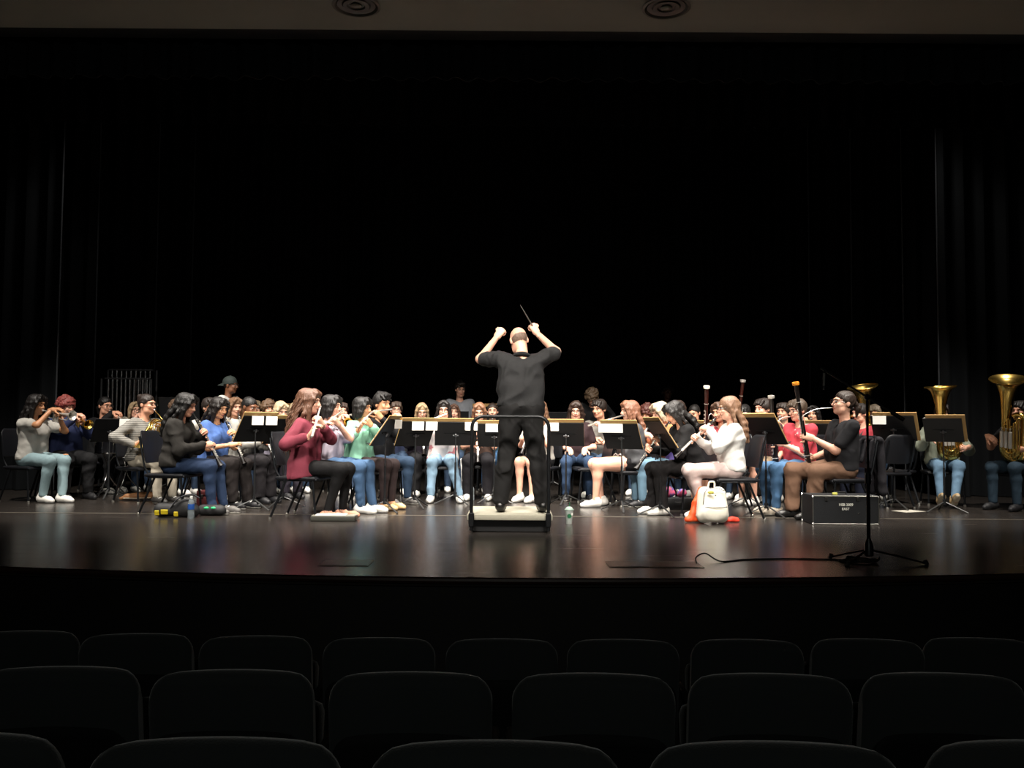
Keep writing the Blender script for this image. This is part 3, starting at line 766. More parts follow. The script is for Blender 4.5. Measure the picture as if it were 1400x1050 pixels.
    # neckline
    f.cap(neck + RL @ V((0, -.04, .02)), HM @ V((0, 0, -.07)), .056, .066, .012, 'sub')
    v, q = f.net(); link({'hoodie': 'hoodie', 'sweater': 'sweater', 'jacket': 'jacket', 'polo': 'polo_shirt', 'shirt': 'shirt'}.get(kind, 't_shirt'), np_mesh('top', [(v, q, 0)], [tm]), root)
    if kind in ('polo', 'shirt', 'jacket'):
        mb = MB(); rc = .062 * b ** .35
        for dr, dz_, rr_ in ((0, 0, .017),):
            mb.tube([U(rc * math.sin(a), .012 - (rc + .004) * math.cos(a), .452 + .012 * (1 - math.cos(a)) / 2 - .03 * (1 + math.cos(a)) / 2) for a in [R(14 + 332 * i / 22) for i in range(23)]], [.006 + .012 * min(1, 6 * min(i, 22 - i) / 22) for i in range(23)], 8)
        mb.build('collar', tm, root)
    if bottom:
        kind, bcol = bottom[0], bottom[1]; bmt = mats.get('bottom') or cloth(bcol)
        f = Field(V((lo.x, lo.y, 0)), V((hi.x, hi.y, pel.z + .3)), .0165 / fine if not far else .02)
        e = {'jeans': .009, 'leggings': .006, 'trousers': .013 if fem else .017, 'shorts': .02, 'skirt': .02, 'track': .02}[kind]
        for s_ in (-1, 1):
            f.cap(U(s_ * hw * b ** .5, 0, -.01), U(s_ * .065 * b, 0, .10), .108 * b ** .5 + e * .6, .09 * b + e * .4, .05)
            leg(f, s_, e, {'shorts': bottom[3] if len(bottom) > 3 else .6, 'skirt': .9}.get(kind, 1.97), .03, {'trousers': .016 if fem else .026, 'track': .014, 'jeans': .007}.get(kind, .002))
        f.wrinkle({'leggings': .002, 'jeans': .0052, 'trousers': .0085}.get(kind, .005), 72, seed + 1)
        f.cut(pel + V((0, 0, .09 * ts)), (0, 0, 1))
        if kind not in ('shorts', 'skirt'):
            f.cut((0, 0, .075), (0, 0, -1))
        v, q = f.net(); tr = link({'jeans': 'jeans', 'leggings': 'leggings', 'shorts': 'shorts', 'skirt': 'skirt'}.get(kind, 'trousers'), np_mesh('bottom', [(v, q, 0)], [bmt]), root)
        if len(bottom) > 2:   # white side stripes
            for s_ in (-1, 1):
                hip, kn, ank, _ = J[s_]; mbs = MB()
                off = V((s_ * (.092 * b + e + .004), 0, .01)); off2 = V((s_ * (.064 * b ** .6 + e + .004), -.0, .01))
                if kind == 'shorts':
                    tt = bottom[3] if len(bottom) > 3 else .6; q1 = hip.lerp(kn, tt); rr_ = .092 * b * (1 - tt) + .062 * b ** .6 * tt + e + .002
                    mbs.tube([q1 + V((rr_ * math.cos(a), 0, rr_ * math.sin(a))) for a in [R(-60 + 30 * i) for i in range(9)]], .007, 6)
                else: mbs.tube(smooth_path([hip + off, hip.lerp(kn, .6) + off * .35 + off2 * .65, kn + off2, kn.lerp(ank, .5) + V((s_ * .072, 0, 0)), ank + V((s_ * .06, 0, .01))], 4), .010, 6, flat=.5)
                mbs.build('stripe', cloth('e9e6e0'), tr)
    if shoes:
        for s_ in (-1, 1):
            ank, pit, yw = J[s_][3]
            o = link('shoe', shoe_data(*shoes), root)
            o.matrix_local = Matrix.Translation((ank.x, ank.y, ank.z - .085)) @ Matrix.Rotation(R(yw), 4, 'Z') @ Matrix.Rotation(R(-pit), 4, 'X')
    if hair:
        o = link('hair', hair_data(*hair), root); o.matrix_local = HM
    if glasses:
        o = link('glasses', GLASSES, root); o.matrix_local = HM
    if hat:
        o = link('cap', cap_data(hat), root); o.matrix_local = HM
    info['root'] = root; PEOPLE[key] = info
    return info

# ------------------------------------------------------------------ instruments: hands first, then the thing itself
def axis_m(org, u, front):
    """instrument frame: -Z runs along u, -Y towards front"""
    z = -V(u).normalized(); f = V(front); y = -(f - z * f.dot(z)).normalized(); x = y.cross(z)
    return Matrix(((x.x, y.x, z.x, org.x), (x.y, y.y, z.y, org.y), (x.z, y.z, z.z, org.z), (0, 0, 0, 1)))
def reed_hands(u=(0, -.62, -.78), a=.24, bq=.40):
    u = V(u).normalized()
    def fn(I):
        m = I['mouth']; I['im'] = axis_m(m, u, (0, -1, .3))
        A_, B_ = m + u * a, m + u * bq
        return [(B_ + V((-.022, -.012, .012)), (.72, -.55, .25), (.35, .55, -.5), 'play'), (A_ + V((.022, -.012, .012)), (-.72, -.55, .25), (-.35, .55, -.5), 'play')]
    return fn
def flute_hands(u=(-.97, -.14, -.16), raise_=0):
    u = V(u).normalized()
    def fn(I):
        m = I['mouth'] + V((0, -.012, 0)); I['im'] = axis_m(m, u, (0, -1, 0))
        return [(m + u * .40 + V((0, .012, -.035)), (.05, -.45, .85), (0, -.9, -.35), 'play', (-.7, .3, -.7)), (m + u * .2 + V((0, -.03, -.03)), (-.6, .15, .75), (-.2, .9, .2), 'grip', (.6, -.5, -.8))]
    return fn
def trumpet_hands(u=(0, -.97, -.2)):
    u = V(u).normalized()
    def fn(I):
        m = I['mouth']; I['im'] = axis_m(m, u, (0, -.2, -1))
        return [(m + u * .27 + V((-.012, 0, .05)), (.35, -.8, .1), (.35, 0, -1), 'play', (-.7, .1, -.8)), (m + u * .26 + V((.034, 0, -.01)), (-.35, -.75, .35), (-1, 0, -.1), 'grip', (.7, .1, -.8))]
    return fn
def horn_hands():
    def fn(I):
        I['im'] = Matrix.Translation(I['U'](-.01, -.28, .32))
        return [(I['U'](-.19, -.20, .19), (.35, -.75, .35), (.6, 0, .5), 'rest', (-.9, .3, -.3)), (I['U'](.09, -.33, .38), (-.75, -.4, .3), (-.3, .4, -.8), 'grip')]
    return fn
def bassoon_hands(bot=(-.17, -.20, .34), top=(.10, -.46, 1.56)):
    def fn(I):
        b_, t_ = V(bot), V(top); u = (b_ - t_).normalized(); I['im'] = axis_m(t_, u, (0, -1, 0)); I['ilen'] = (t_ - b_).length
        L_ = (t_ - b_).length; p1 = t_ + u * (L_ * .52); p2 = t_ + u * (L_ * .72); I['bocal'] = I['im'].inverted() @ I['mouth']
        return [(p2 + V((-.03, .02, 0)), (.5, -.75, .3), (.8, .2, -.2), 'grip'), (p1 + V((.04, .01, 0)), (-.4, -.8, .3), (-.9, .2, -.1), 'grip')]
    return fn
def tuba_hands(tilt=(0, 8)):
    def fn(I):
        I['im'] = Matrix.Translation((0.02, -.27, .60)) @ Matrix.Rotation(R(tilt[1]), 4, 'Y') @ Matrix.Rotation(R(tilt[0]), 4, 'X')
        return [(V((-.16, -.40, .88)), (.75, -.5, -.2), (.3, .5, -.6), 'play'), (V((.20, -.36, .74)), (-.6, -.6, -.2), (-.7, .3, .3), 'grip')]
    return fn
def sax_hands():
    def fn(I):
        I['im'] = axis_m(I['mouth'], (-.12, -.28, -.95), (-.1, -1, 0))
        m = I['mouth']
        return [(m + V((-.10, -.20, -.42)), (.7, -.5, 0), (.6, .4, -.4), 'play'), (m + V((-.01, -.17, -.25)), (-.7, -.5, 0), (-.5, .5, -.4), 'play')]
    return fn
def crossed_hands():
    return lambda I: [(I['U'](.05, -.28, .27), (.9, -.1, .15), (0, .2, -1), 'grip', (-.9, -.1, -.6)), (I['U'](-.05, -.30, .22), (-.9, -.1, .1), (0, .2, -1), 'grip', (.9, -.1, -.6))]
def inst_root(name, I, label, cat):
    o = link(name, None); o.empty_display_size = .05; o.matrix_world = I['M'] @ I['im']; return tag(o, label, cat)
def rod_keys(mb, z0, z1, r, n, side):
    for k in range(n):
        z = z0 + (z1 - z0) * k / (n - 1)
        mb.lathe([(.001, .006), (.0105, .006), (.0105, 0)], 10, Matrix.Translation((0, -r - .001, z)) @ Matrix.Rotation(R(90), 4, 'X'))
    mb.tube([(side * .011, -r, z0), (side * .011, -r, z1)], .004, 5)
def clarinet(I, name='clarinet', oboe=False, silver=False, label=None):
    t = inst_root(name, I, label or 'black %s with silver keys played by the %s' % (name, I['who']), name)
    W_ = WOODB; r = .010 if oboe else .0145
    mb = MB(); mb.lathe([(.001, .004), (.006, .0), (.009, -.03), (.0125, -.07), (.0125, -.085)] if not oboe else [(.001, .0), (.003, -.01), (.003, -.05), (.005, -.06)], 12); mb.build('mouthpiece', RUBBER, t)
    mb = MB(); mb.lathe([(r + .003, -.06 if oboe else -.085), (r + .004, -.09), (r + .001, -.14), (r, -.145)], 14); mb.build('barrel', W_, t)
    mb = MB(); mb.lathe([(r, -.14), (r, -.36), (r + .003, -.365), (r + .003, -.375)], 14); mb.build('upper_joint', SILVER if silver else W_, t)
    mb = MB(); mb.lathe([(r + .002, -.375), (r + .002, -.56), (r + .005, -.57)], 14); mb.build('lower_joint', SILVER if silver else W_, t)
    br = .024 if oboe else .033
    mb = MB(); mb.lathe([(r + .005, -.57), (r + .006, -.6), (br * .8, -.64), (br, -.665), (br - .003, -.665), (r, -.59)], 18); mb.build('bell', W_, t)
    mb = MB(); rod_keys(mb, -.16, -.34, r, 8, 1); rod_keys(mb, -.39, -.55, r, 7, -1)
    for z in (-.2, -.3, -.42, -.5): mb.tube([(-.016, -r * .6, z), (.020, -r * .7, z + .02)], .005, 5)
    mb.build('keys', SILVER, t)
    for z in (-.088, -.143, -.368, -.568): MB().ring((0, 0, z), r + .003, .0022, n=14, k=5).build('ring', SILVER, t)
    return t
def flute(I):
    t = inst_root('flute', I, 'silver flute played by the %s' % I['who'], 'flute')
    mb = MB(); mb.tube([(0, 0, .05), (0, 0, -.17)], .0098, 12); mb.build('head_joint', SILVER, t)
    mb = MB(); mb.ell((0, .006, 0), (.009, .011, .02), 10); mb.build('lip_plate', SILVER, t)
    mb = MB(); mb.tube([(0, 0, -.17), (0, 0, -.53)], .0103, 12); mb.ring((0, 0, -.17), .011, .0025, n=12, k=5); mb.build('body', SILVER, t)
    mb = MB(); mb.tube([(0, 0, -.53), (0, 0, -.63)], .0106, 12); mb.build('foot_joint', SILVER, t)
    mb = MB(); rod_keys(mb, -.2, -.52, .0103, 13, 1); rod_keys(mb, -.54, -.61, .0103, 3, 1); mb.build('keys', SILVER, t); return t
def trumpet(I, silver=False):
    m_ = SILVER if silver else BRASS
    t = inst_root('trumpet', I, '%s trumpet played by the %s' % ('silver' if silver else 'brass', I['who']), 'trumpet')
    mb = MB(); mb.lathe([(.012, .004), (.0135, 0), (.010, -.012), (.005, -.03), (.006, -.085)], 12); mb.build('mouthpiece', SILVER, t)
    mb = MB(); mb.tube([(0, 0, -.08), (0, 0, -.40)] + [tuple(p) for p in arc((0, -.035, -.40), .035, 90, -90, 8, (0, 0, -1), (0, 1, 0))] + [(0, -.07, -.2)], .0065, 8); mb.build('leadpipe', m_, t)
    # bell: forward tube flaring out, with the rear bow
    y = -.062 + .062
    path = [V((.012, -.07, -.24))] + [V(p) for p in arc((.012, -.035, -.10), .035, -90, 90, 8, (0, 0, 1), (0, 1, 0))] + [V((.012, 0, z)) for z in (-.2, -.3, -.38, -.44, -.48, -.505, -.52)]
    rs = [.0062] + [.0064] * 9 + [.0075, .0095, .013, .019, .029, .044, .061]
    mb = MB(); mb.tube(path, rs, 16, caps=False); mb.ring((.012, 0, -.52), .061, .0022, n=24, k=5); mb.build('bell', m_, t)
    for k in range(3):
        z = -.205 - .032 * k; mb = MB(); mb.tube([(.006, -.115, z), (.006, .02, z)], .0135, 12); mb.tube([(.006, .02, z), (.006, .04, z)], .004, 6)
        mb.lathe([(.001, .003), (.009, .003), (.009, 0)], 10, Matrix.Translation((.006, .042, z)) @ Matrix.Rotation(R(-90), 4, 'X')); mb.build('valve', m_, t)
    return t
def horn(I):
    t = inst_root('french_horn', I, 'golden french horn held on the lap by the %s' % I['who'], 'french horn')
    ax = V((.25, -.85, .25)).normalized(); _, x, y = frame_of(ax)
    mb = MB()
    for k, (rd, r, off) in enumerate(((.165, .010, 0), (.145, .009, .018), (.12, .0085, -.016), (.10, .008, .022), (.075, .008, 0))):
        c = ax * off; mb.tube([c + x * (rd * math.cos(a)) + y * (rd * math.sin(a) * .95) for a in [2 * math.pi * i / 28 for i in range(28)]], r, 8, closed=True)
    mb.build('coil', BRASS, t)
    mb = MB()
    for k in range(5): mb.tube([(-.05 + .025 * k, -.03, -.07), (-.05 + .025 * k, -.045, .06), (-.04 + .025 * k, -.045, .06), (-.04 + .025 * k, -.03, -.07)], .0055, 6)
    mb.build('slides', BRASS, t)
    pts = smooth_path([(.06, -.02, .13), (-.05, .01, .12), (-.13, .04, .03), (-.16, .05, -.09), (-.15, .06, -.17)], 5); n = len(pts)
    rs = [.012 + .012 * (i / n) + .125 * max(0, (i / n - .45) / .55) ** 2.6 for i in range(n)]
    mb = MB(); mb.tube(pts, rs, 24, caps=False); mb.build('bell', BRASS, t)
    ml = I['im'].inverted() @ I['mouth']
    mb = MB(); mb.tube(smooth_path([ml, ml.lerp(V((.02, -.02, .14)), .5) + V((0, -.02, .0)), (.04, -.02, .145), (.10, -.01, .10)], 5), [.005] * 16, 8); mb.build('leadpipe', BRASS, t)
    mb = MB(); mb.lathe([(.010, .0), (.0115, -.003), (.004, -.025), (.005, -.05)], 12, axis_m(ml, (V((.02, -.02, .14)) - ml), (0, 0, 1))); mb.build('mouthpiece', SILVER, t)
    for k in range(3):
        mb = MB(); mb.tube([(.02 + .03 * k, -.06, .02), (.02 + .03 * k, -.02, .02)], .015, 10); mb.build('valve', BRASS, t)
    return t
def bassoon(I, ring=IVORY, wood=MAPLE, what=''):
    t = inst_root('bassoon', I, 'tall bassoon %s played by the %s' % (what, I['who']), 'bassoon'); L_ = I['ilen']
    mb = MB(); mb.lathe([(.012, .004), (.026, .0), (.026, -.012), (.021, -.025), (.024, -.10), (.020, -.20), (.023, -.21), (.023, -.22)], 18); mb.build('bell', wood, t)
    mb = MB(); mb.lathe([(.017, -.002), (.018, .008), (.036, .008), (.038, .0), (.037, -.022), (.027, -.024)], 20); mb.build('bell_ring', ring, t)
    mb = MB(); mb.tube([(0, 0, -.21), (0, 0, -L_ * .70)], [.0195, .024], 14); mb.build('bass_joint', wood, t)
    mb = MB(); mb.tube([(.04, 0, -L_ * .36), (.04, 0, -L_ * .70)], [.013, .018], 12); mb.build('wing_joint', wood, t)
    mb = MB(); mb.tube([(.018, 0, -L_ * .69), (.018, 0, -L_)], [.045, .042], 16, flat=.62); mb.build('boot_joint', wood, t)
    mb = MB(); rod_keys(mb, -.30, -L_ * .66, .022, 10, 1); rod_keys(mb, -L_ * .72, -L_ * .95, .026, 6, -1)
    mb.ring((.018, 0, -L_ * .70), .046, .004, n=16, k=5); mb.ring((0, 0, -.215), .025, .0035, n=16, k=5); mb.build('keys', SILVER, t)
    e = V((.04, 0, -L_ * .36)); m = I['bocal']
    mb = MB(); mb.tube(smooth_path([e, e + V((.002, .01, .05)), e.lerp(m, .45) + V((0, 0, .06)), m], 6), [.0045] * 18 + [.0028], 7); mb.build('bocal', SILVER, t)
    return t
def tuba(I, big=1.0):
    t = inst_root('tuba', I, 'shiny brass tuba held upright by the %s' % I['who'], 'tuba')
    k = big
    prof = [(.035, .28), (.042, .4), (.052, .55), (.066, .68), (.085, .78), (.115, .86), (.155, .905), (.185, .92), (.188, .916), (.15, .895), (.10, .85), (.07, .76), (.04, .55)]
    mb = MB(); mb.lathe([(r * k, z * k) for r, z in prof], 36, Matrix.Translation((-.085 * k, 0, 0)) @ Matrix.Rotation(R(3), 4, 'Y')); mb.ring((-.037 * k, 0, .918 * k), .187 * k, .004, n=40, k=6); mb.build('bell', BRASS, t)
    mb = MB(); mb.tube([(-.085 * k, 0, .30 * k), (-.088 * k, 0, .16 * k)] + [p * k for p in arc((.02, 0, .13), .108, 180, 360, 12)] + [(.132 * k, 0, .30 * k), (.135 * k, 0, .46 * k)] + [p * k for p in arc((.075, .0, .48), .06, 0, 150, 8)], [.044 * k] * 2 + [.045 * k] * 13 + [.036 * k, .03 * k] + [.026 * k] * 9, 16); mb.build('bottom_bow', BRASS, t)
    mb = MB()
    for i, (x, z0, z1) in enumerate(((-.045, .08, .42), (-.015, .05, .48), (.02, .06, .40), (.055, .04, .45), (.09, .10, .5))):
        mb.tube([(x * k, -.055 * k, z0 * k)] + [p * k for p in arc((x + .013, -.055, z1), .013, 180, 0, 6)] + [((x + .026) * k, -.055 * k, z0 * k)], .0095 * k, 8)
    mb.tube([p * k for p in arc((.02, -.05, .14), .085, 170, 370, 14)], .014 * k, 10)
    mb.tube([p * k for p in arc((.02, -.075, .16), .055, 170, 370, 12)], .011 * k, 10)
    mb.build('branches', BRASS, t)
    for i in range(3):
        x = (-.05 + .045 * i) * k; mb = MB(); mb.tube([(x, -.10 * k, .18 * k), (x, -.10 * k, .36 * k)], .019 * k, 12); mb.tube([(x, -.10 * k, .36 * k), (x, -.10 * k, .395 * k)], .006, 6)
        mb.lathe([(.013, 0), (.013, .005), (.001, .006)], 10, Matrix.Translation((x, -.10 * k, .395 * k))); mb.build('valve', SILVER, t)
    ml = I['im'].inverted() @ I['mouth']
    mb = MB(); mb.tube(smooth_path([ml + V((0, -.012, 0)), ml + V((.03, -.05, -.02)), (.11 * k, .02, .56 * k), (.10 * k, -.03, .45 * k)], 5), .007, 8); mb.build('leadpipe', BRASS, t)
    mb = MB(); mb.lathe([(.014, .0), (.018, -.004), (.012, -.022), (.006, -.04)], 14, axis_m(ml, (0, -1, -.2), (1, 0, 0))); mb.build('mouthpiece', SILVER, t)
    return t
def sax(I):
    t = inst_root('saxophone', I, 'brass saxophone played by the %s' % I['who'], 'saxophone')
    mb = MB(); mb.tube([(0, 0, 0), (0, -.03, .004), (0, -.07, .004)], [.005, .011, .012], 10); mb.build('mouthpiece', RUBBER, t)
    mb = MB(); mb.tube(smooth_path([(0, -.06, .004), (0, -.12, .0), (0, -.16, -.05), (0, -.165, -.10)], 5), [.010 + .0005 * i for i in range(16)], 10); mb.build('neck', BRASS, t)
    pts = [V((0, -.165, -.10)), V((0, -.165, -.3)), V((0, -.165, -.52))] + [V(p) for p in arc((0, -.215, -.54), .05, 180, 360, 8, (0, -1, 0), (0, 0, 1))]
    pts = [V((0, -.165, -.10)), V((0, -.165, -.3)), V((0, -.165, -.52))] + arc((0, -.215, -.54), .05, 0, -180, 8, (0, 1, 0), (0, 0, 1)) + [V((0, -.268, -.44)), V((0, -.275, -.36)), V((0, -.285, -.30)), V((0, -.292, -.27))]
    rs = [.014, .021, .029] + [.031] * 9 + [.036, .042, .052, .064]
    mb = MB(); mb.tube(pts, rs, 16, caps=False); mb.ring((0, -.292, -.27), .064, .003, (0, -.2, 1), 24, 5); mb.build('body', BRASS, t)
    mb = MB()
    for k in range(9): mb.lathe([(.001, .006), (.014, .006), (.014, 0)], 12, Matrix.Translation((.0, -.19 - .0008 * k * 8, -.16 - .04 * k)) @ Matrix.Rotation(R(90), 4, 'X'))
    mb.tube([(.02, -.19, -.14), (.028, -.2, -.5)], .003, 5); mb.build('keys', BRASS, t); return t

# ------------------------------------------------------------------ orchestra chairs
CHAIRM = mat('chair_black_plastic', '15161a', .45, spec=.4)
CHAIRF = mat('chair_frame_metal', '222427', .32, .6)
def make_chair():
    t = thing('orchestra_chair', 'x', 'chair')
    mb = MB(); mb.box((0, .02, .425), (.45, .44, .035), bevel=.015, seg=2); mb.box((0, -.20, .415), (.43, .03, .03), bevel=.012, seg=2); mb.build('seat', CHAIRM, t)
    bk = rounded_back(.44, .36, .03, .09, curve=.045); M = Matrix.Translation((0, .22, .56)) @ Matrix.Rotation(R(-12), 4, 'X'); bk.v = [tuple(M @ V(v)) for v in bk.v]; bk.build('backrest', CHAIRM, t, 60)
    for s_ in (-1, 1):
        mb = MB(); mb.tube(smooth_path([(s_ * .20, .17, .41), (s_ * .20, .235, .5), (s_ * .20, .265, .62), (s_ * .19, .315, .84)], 4), .0115, 8); mb.build('upright', CHAIRF, t)
        mb = MB(); mb.tube([(s_ * .205, -.17, .41), (s_ * .21, -.21, .012)], .0125, 8); mb.build('leg', CHAIRF, t)
        mb = MB(); mb.tube([(s_ * .205, .12, .41), (s_ * .21, .29, .012)], .0125, 8); mb.build('leg', CHAIRF, t)
        mb = MB(); mb.tube([(s_ * .205, -.18, .405), (s_ * .205, .2, .405)], .011, 8); mb.build('side_rail', CHAIRF, t)
        for y in (-.21, .29):
            mb = MB(); mb.lathe([(.001, 0), (.017, .0), (.016, .022), (.012, .026)], 10, Matrix.Translation((s_ * .21, y, 0))); mb.build('foot_glide', mat('chrome_glide', 'b5b2aa', .3, .9), t)
    return t
chair0 = make_chair(); chair_used = False
def chair_at(loc, yaw, label, group='orchestra chairs of the band'):
    global chair_used
    t = copy_tree(chair0) if chair_used else chair0; chair_used = True
    t.location = loc; t.rotation_euler.z = R(yaw); tag(t, label, 'chair', group); return t

# ------------------------------------------------------------------ music stands; the back of the desk faces yaw
STANDM = mat('stand_black_enamel', '101113', .5, spec=.35)
def stand_base():
    mb = MB(); mb.tube([(0, 0, .10), (0, 0, .52)], .0125, 10); a = mb.mesh('tube', STANDM)
    mb = MB(); mb.tube([(0, 0, .5), (0, 0, 1.0)], .008, 8); i = mb.mesh('rod', mat('stand_rod', '5a5c5e', .3, .9))
    legs = []
    for k in range(3):
        a_ = R(90 + 120 * k + 30); c, s_ = math.cos(a_), math.sin(a_)
        mb = MB(); mb.tube(smooth_path([(c * .01, s_ * .01, .12), (c * .09, s_ * .09, .085), (c * .2, s_ * .2, .035), (c * .26, s_ * .26, .008)], 4), .0115, 8, flat=.6); legs.append(mb.mesh('leg', mat('stand_leg_metal', '4b4c4c', .35, .7)))
    mb = MB(); mb.tube([(0, 0, .09), (0, 0, .15)], .022, 10); h = mb.mesh('hub', STANDM)
    return a, i, legs, h
SB = stand_base()
def music_stand(px, depth, yaw, label, top=1.06, wd=.45, tilt=35, cards=(), folder=True, wide=False, foot=0, hgt=.355):
    """cards: positions (-1..1) of white cards hung over the upper edge at the back"""
    x = xat(px, depth, .8); t = thing('music_stand', label, 'music stand', (x, depth, 0), R(yaw), 'music stands on the stage')
    a, i, legs, h = SB; top -= .03
    link('tube', a, t); o = link('hub', h, t)
    for l in legs: link('leg', l, t).rotation_euler.z = R(foot)
    T = R(tilt); zc = top - hgt * .5 * math.cos(T)
    # desk frame: local X across, local Z' up along the desk, normal -Y' (back, towards viewer at yaw 0)
    M = Matrix.Translation((0, 0, zc)) @ Matrix.Rotation(T, 4, 'X')
    rod = link('rod', i, t); rod.scale = (1, 1, (zc - .5) / .5); rod.location.z = .5 - .5 * (zc - .5) / .5
    mb = MB(); mb.box((0, 0, 0), (wd, .006, hgt), M, bevel=.002)
    mb.box((0, -.006, 0), (wd * .55, .008, .02), M); mb.box((0, .0, hgt / 2), (wd, .012, .008), M, bevel=.002)
    d = mb.build('desk', STANDM, t)
    mb = MB(); mb.box((0, .028, -hgt / 2), (wd, .058, .006), M, bevel=.001); mb.build('ledge', STANDM, d)
    mb = MB(); mb.ell((0, -.022, -.01), (.02, .02, .024), 10, M); mb.tube([(-.035, -.022, -.01), (.035, -.022, -.01)], .008, 8, M); mb.build('tilt_joint', mat('joint_metal', '77787a', .3, .9), t)
    if folder:
        fw = wd * .5; sx = .035 if wide else 0; mb = MB(); mb.box((sx - fw / 2, .012, .025), (fw, .010, hgt + .05), M, bevel=.001); mb.box((sx + fw / 2, .012, .025), (fw, .010, hgt + .05), M, bevel=.001)
        fo = mb.build('folder', FOLDER, t)
        mb = MB(); mb.box((-wd * .25, .0195, .008), (wd * .45, .004, hgt - .02), M, bevel=.001); mb.box((wd * .25, .0195, .008), (wd * .45, .004, hgt - .02), M, bevel=.001); mb.build('sheet_music', PAPER, fo)
    for c_ in cards:
        e_ = M @ V((c_ * wd * .5, -.006, hgt / 2 + .002))
        mb = MB(); mb.box((e_.x, e_.y - .004, e_.z - .048), (.155, .0025, .10), bevel=.0008, rot=Matrix.Rotation(R(4), 3, 'X')); mb.box((e_.x, e_.y + .012, e_.z + .003), (.155, .03, .0025))
        mb.build('name_card', PAPER, t)
    return t

# ------------------------------------------------------------------ the band
FAIR, LIGHT, TAN, OLIVE, BROWN, DEEP = 'd8a48c', 'd49c80', 'b8835f', 'c08c68', '6b4530', '4a2f22'
WS = ('sneaker', 'e9e6df', 'f0efea', 'f4f4f0'); BS = ('sneaker', '17171a', '2a2a2c', '2a2a2c'); GS = ('sneaker', '55524f', 'e6e3dc', 'efeeea')
DRESS = ('dress', '131211', '0c0c0c', '0c0c0c'); HIGH = ('high', '17171a', 'e9e6df', 'efeeea'); FLATS = ('flat', 'c9a878', '8a6a48', 'c9a878'); TANS = ('sneaker', 'b59a72', 'd8cbb0', 'd8cbb0')
SEAT = []
def sit(key, *a, **k):
    I = person(key, *a, **k); SEAT.append(I); return I
# --- left side
I = sit('L1', 45, 11.0, 68, 'player in a pale grey T-shirt and ripped light blue jeans raising a trumpet', 'player in pale grey T-shirt and light jeans', ts=1.02, sk=TAN, hair=('long', '17100d'),
        head=(8, 6, 0), top=('tee', 'c6c2b9'), bottom=('jeans', '8fb0b8'), shoes=WS, hands=trumpet_hands((0, -.98, -.12)), legs={-1: (-.1, -.43, -.09, -.30, 0), 1: (.1, -.43, .05, -.46, 0)})
trumpet(I, True)
mb = MB(); mb.ell((.1, -.445, .583), (.035, .03, .012), 12); mb.build('knee_tear', skin(TAN), I['root'])
I = sit('L2', 86, 11.5, 52, 'player in a navy hoodie and black trousers playing a brass trumpet', 'player in navy hoodie', ts=1.0, build=1.3, sk=FAIR, hair=('curly', 'b23a2e'), head=(15, 8, 0), face='w',
        top=('hoodie', '2c3866'), bottom=('trousers', '141417'), shoes=BS, hands=trumpet_hands((.0, -.95, -.3)), knee=.14)
trumpet(I)
I = sit('L3', 141, 12.6, 48, 'player in a black jacket and glasses playing a trumpet behind a black stand', 'player in black jacket and glasses', ts=1.05, sk=LIGHT, hair=('tail', '15100e'), head=(10, 4, 0), glasses=True,
        top=('jacket', '131316'), bottom=('trousers', '131316'), shoes=WS, hands=trumpet_hands((0, -.96, -.28))); trumpet(I, True)
I = sit('L4', 197, 11.0, 58, 'player in a grey striped sweater and cream trousers holding a french horn', 'player in grey striped sweater', ts=1.04, build=1.08, sk=LIGHT, hair=('bun', '2b1b12'), head=(18, 2, 0), glasses=True,
        top=('sweater', '9a978e'), bottom=('jeans', 'd9cdb4'), shoes=('sneaker', '2a2826', 'e9e6df', 'efeeea'), hands=horn_hands(), mats={'top': mat('striped_knit', '9a978f', .9, kind='stripe', col2='55534e', scale=14)},
        legs={-1: (-.11, -.42, -.08, -.40, 0), 1: (.11, -.42, .10, -.44, 0)}); horn(I)
I = sit('L4b', 183, 12.9, 40, 'player with glasses half hidden behind the player in grey striped sweater', 'player hidden behind the striped sweater', ts=.96, sk=FAIR, hair=('bob', 'c2a06a'), glasses=True, far=True, top=('tee', '777a80'), hands=trumpet_hands()); trumpet(I)
I = sit('L5', 240, 9.65, 84, 'player in a dark hoodie, blue jeans and grey sneakers playing a clarinet', 'player in dark hoodie and blue jeans', ts=1.01, sk=LIGHT, hair=('long', '15120f'), head=(0, 10, 0), lean=6,
        top=('hoodie', '2e2b27'), bottom=('jeans', '22395c'), shoes=GS, hands=reed_hands((0, -.50, -.87)), legs={-1: (-.08, -.44, -.08, -.47, 0), 1: (.10, -.45, .10, -.52, 0)}, fine=1.1); clarinet(I)
f_ = Field((-.16, -.1, .8), (.16, .25, 1.2), .01); U_ = I['U']; f_.chain([U_(-.085, .03, .455), U_(-.05, .085, .485), U_(.05, .085, .485), U_(.085, .03, .455)], [.018, .026, .026, .018], .02); v_, q_ = f_.net()
link('hood_lining', np_mesh('hood_lining', [(v_, q_, 0)], [cloth('c9c4ba')]), I['root'])
I = sit('L6', 239, 12.3, 50, 'player in a brown top whose crown shows behind the dark hoodie', 'player in brown top', ts=.99, sk=LIGHT, hair=('curly', '6b4c30'), head=(0, 14, 0), far=True, top=('sweater', '4d4036'), hands=horn_hands()); horn(I)
I = sit('L7', 284, 11.4, 46, 'player in a white shirt with a french horn between the two front clarinet players', 'player in white shirt', ts=1.0, fem=False, sk=FAIR, hair=('short', '2a1d16'), head=(10, 4, 0), top=('shirt', 'c9c4ba'), bottom=('jeans', '20242c'), hands=horn_hands(), far=True); horn(I)
